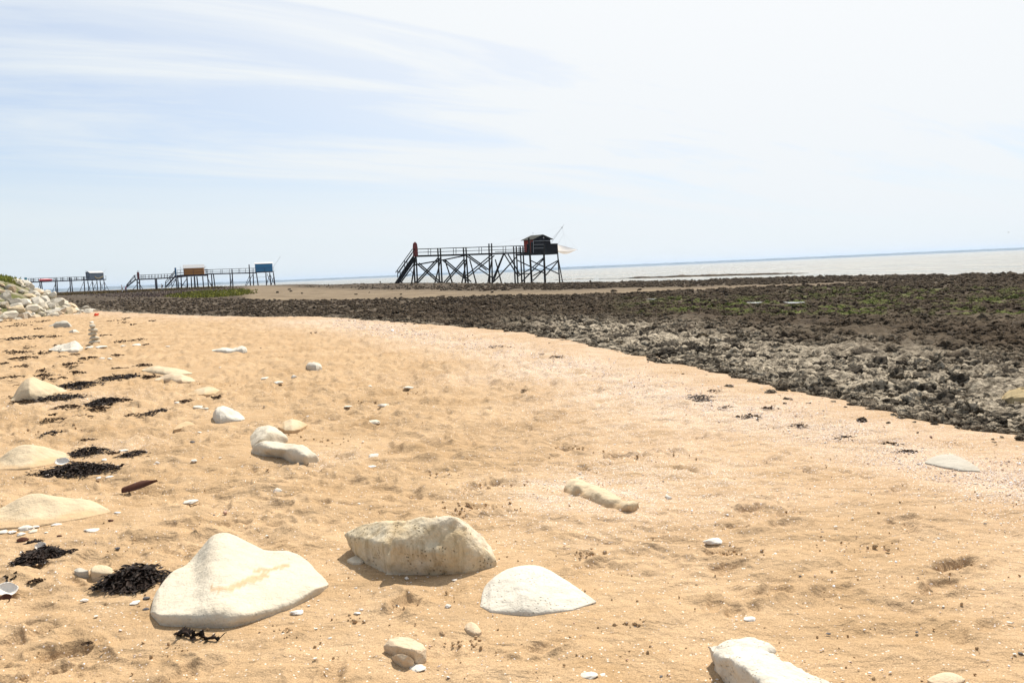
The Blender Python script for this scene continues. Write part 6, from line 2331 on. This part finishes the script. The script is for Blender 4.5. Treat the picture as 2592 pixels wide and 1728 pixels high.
# white slab / pools of standing water among the algae
for i, (px, py, w, lab) in enumerate([(1650, 766, 20, 'small bright tide pool on the dark reef'), (1911, 778, 34, 'pale tide pool by the green algae'), (2010, 798, 44, 'tide pool rimmed with green weed on the reef')]):
    p = on_reef(px, py)
    a = np.linspace(0, 2 * math.pi, 28, endpoint=False)
    rw = w / 2 / FPX * p[1]
    rr = 1 + .25 * np.sin(3 * a + i) + .12 * np.sin(7 * a)
    V = np.stack([np.cos(a) * rw * rr, np.sin(a) * rw * rr * 1.6, 0 * a], 1)
    me = bpy.data.meshes.new('tide_pool')
    me.from_pydata([tuple(v) for v in V], [], [tuple(range(28))])
    o = put('tide_pool', me, M_WATER, (p[0], p[1], p[2] + 0.14), kind='structure', label=lab)


# ------------------------------------------------------------------ people far off
def skin_mesh(name, verts, edges, radii, sub=1):
    me_ = bpy.data.meshes.new(name)
    me_.from_pydata(verts, edges, [])
    o = bpy.data.objects.new(name, me_)
    COL.objects.link(o)
    o.modifiers.new('k', 'SKIN')
    for i, r_ in enumerate(radii):
        me_.skin_vertices[0].data[i].radius = (r_, r_) if not isinstance(r_, tuple) else r_
    me_.skin_vertices[0].data[0].use_root = True
    o.modifiers.new('s', 'SUBSURF').levels = sub
    dg = bpy.context.evaluated_depsgraph_get()
    out = bpy.data.meshes.new_from_object(o.evaluated_get(dg))
    out.name = name
    bpy.data.objects.remove(o)
    for pgn in out.polygons:
        pgn.use_smooth = True
    return out


M_SKIN = plain('skin', (0.46, 0.27, 0.19), 0.6, 0.05)
M_HAIR = plain('hair', (0.06, 0.04, 0.03), 0.8, 0.2)


def cloth(name, col):
    return plain(name, col, 0.9, 0.08)


def person(px, py, height, Y, label, shirt, trousers, face=0.0, lean=0.0, hat=None, bag=None, skirt=False):
    p = T(px, py, Y)
    g = float(reef_base(np.array([p[0]]), np.array([p[1]]))[0])
    p[2] = g
    s = height / 1.70
    root = put('person', None, loc=tuple(p), label=label, cat='person')
    root.rotation_euler = (0, 0, face)
    st = 0.10
    J = [(0, 0, .93), (0, .02 + lean * .3, 1.15), (0, .02 + lean * .8, 1.38), (0, .03 + lean, 1.48), (0, .06 + lean * 1.3, 1.56), (0, .07 + lean * 1.4, 1.66),
         (.10, 0, .88), (.11, -.05, .48), (.11, st * -1.4, .09), (.11, st * -1.4 + .16, .03),
         (-.10, 0, .88), (-.11, .08, .48), (-.11, st, .09), (-.11, st + .16, .03),
         (.19, .02 + lean * .8, 1.36), (.24, .0 + lean * .7, 1.10), (.23, .10 + lean * .7, .86), (.22, .13 + lean * .7, .78),
         (-.19, .02 + lean * .8, 1.36), (-.24, -.02 + lean * .7, 1.10), (-.23, .06 + lean * .7, .86), (-.22, .09 + lean * .7, .78)]
    E = [(0, 1), (1, 2), (2, 3), (3, 4), (4, 5), (0, 6), (6, 7), (7, 8), (8, 9), (0, 10), (10, 11), (11, 12), (12, 13), (2, 14), (14, 15), (15, 16), (16, 17), (2, 18), (18, 19), (19, 20), (20, 21)]
    rad = [.13, .12, .13, .055, .085, .08, .09, .06, .042, .035, .09, .06, .042, .035, .055, .042, .032, .03, .055, .042, .032, .03]
    sc_ = lambda L: [tuple(np.array(v) * s) for v in L]
    put('body', skin_mesh('body', sc_(J), E, [r_ * s for r_ in rad]), M_SKIN, parent=root)
    up = [0, 1, 2, 14, 15, 18, 19]
    mp_ = {v: i for i, v in enumerate(up)}
    put('shirt', skin_mesh('shirt', sc_([J[i] for i in up]), [(mp_[a_], mp_[b_]) for a_, b_ in E if a_ in mp_ and b_ in mp_], [rad[i] * s * 1.22 for i in up]), shirt, parent=root)
    lo = [0, 6, 7, 8, 10, 11, 12]
    mp_ = {v: i for i, v in enumerate(lo)}
    put('trousers', skin_mesh('trousers', sc_([J[i] for i in lo]), [(mp_[a_], mp_[b_]) for a_, b_ in E if a_ in mp_ and b_ in mp_], [rad[i] * s * (1.28 if i else 1.15) for i in lo]), trousers, parent=root)
    hd = np.array(J[5])
    V, F = ICO[3]
    keep = V[:, 2] > -0.15
    hv = V * np.array([.098, .108, .115]) * s
    hv[:, 2] = np.where(V[:, 2] < 0, hv[:, 2] * .4, hv[:, 2])
    put('hat' if hat else 'hair', mesh_np('hair', hv, tris=F), hat or M_HAIR, tuple((hd + np.array([0, -.01, .02])) * s), parent=root)
    nose = V * np.array([.014, .03, .02]) * s
    put('nose', mesh_np('nose', nose, tris=F), M_SKIN, tuple((hd + np.array([0, .10, -.05])) * s), parent=root)
    if bag:
        b = bmesh.new()
        bmesh.ops.create_cube(b, size=1.0)
        bmesh.ops.bevel(b, geom=b.edges[:], offset=.15, segments=2, affect='EDGES')
        m_ = bpy.data.meshes.new('backpack')
        b.to_mesh(m_)
        b.free()
        o = put('backpack', m_, bag, tuple(np.array([0, -.22 + lean * .4, 1.22]) * s), parent=root)
        o.scale = (.34 * s, .22 * s, .48 * s)


person(310, 740, 1.78, 206, 'person in white walking on the flats beside the one in pink', cloth('white_shirt', (.72, .72, .74)), cloth('pale_trousers', (.60, .60, .63)), face=2.4, lean=.02)
person(319.5, 742, 1.58, 206, 'person in a pink top and dark trousers walking on the flats', cloth('pink_top', (.50, .12, .33)), cloth('navy_trousers', (.04, .03, .09)), face=2.6, lean=.05, hat=cloth('white_hat', (.7, .7, .72)))
person(411, 737, 1.62, 230, 'person with a dark backpack walking on the flats under the yellow hut', cloth('grey_white_shirt', (.68, .66, .66)), cloth('light_trousers', (.55, .52, .5)), face=1.2, lean=.03, bag=cloth('dark_bag', (.05, .04, .06)))

# sea bird above the water at far right
b_, F_ = ICO[2]
p = T(2553, 588, 260)
bird = put('sea_bird', None, loc=tuple(p), label='distant sea bird gliding over the water at the far right', cat='bird')
M_BIRD = plain('grey_feathers', (.35, .33, .32), .8, .1)
put('body', mesh_np('bird_body', b_ * np.array([.30, .09, .08]), tris=F_), M_BIRD, parent=bird)
for sg in (-1, 1):
    V = [(.08, 0, .02), (-.10, 0, .02), (-.10, sg * .3, .10), (.06, sg * .3, .11), (-.12, sg * .62, .03), (-.05, sg * .66, .03)]
    V = V + [(x_, y_, z_ + .015) for x_, y_, z_ in V]
    me = bpy.data.meshes.new('wing')
    me.from_pydata(V, [], [(0, 1, 2, 3), (3, 2, 4, 5), (9, 8, 7, 6), (11, 10, 8, 9), (0, 3, 9, 6), (3, 5, 11, 9), (5, 4, 10, 11), (4, 2, 8, 10), (2, 1, 7, 8), (1, 0, 6, 7)])
    put('wing', me, M_BIRD, parent=bird)
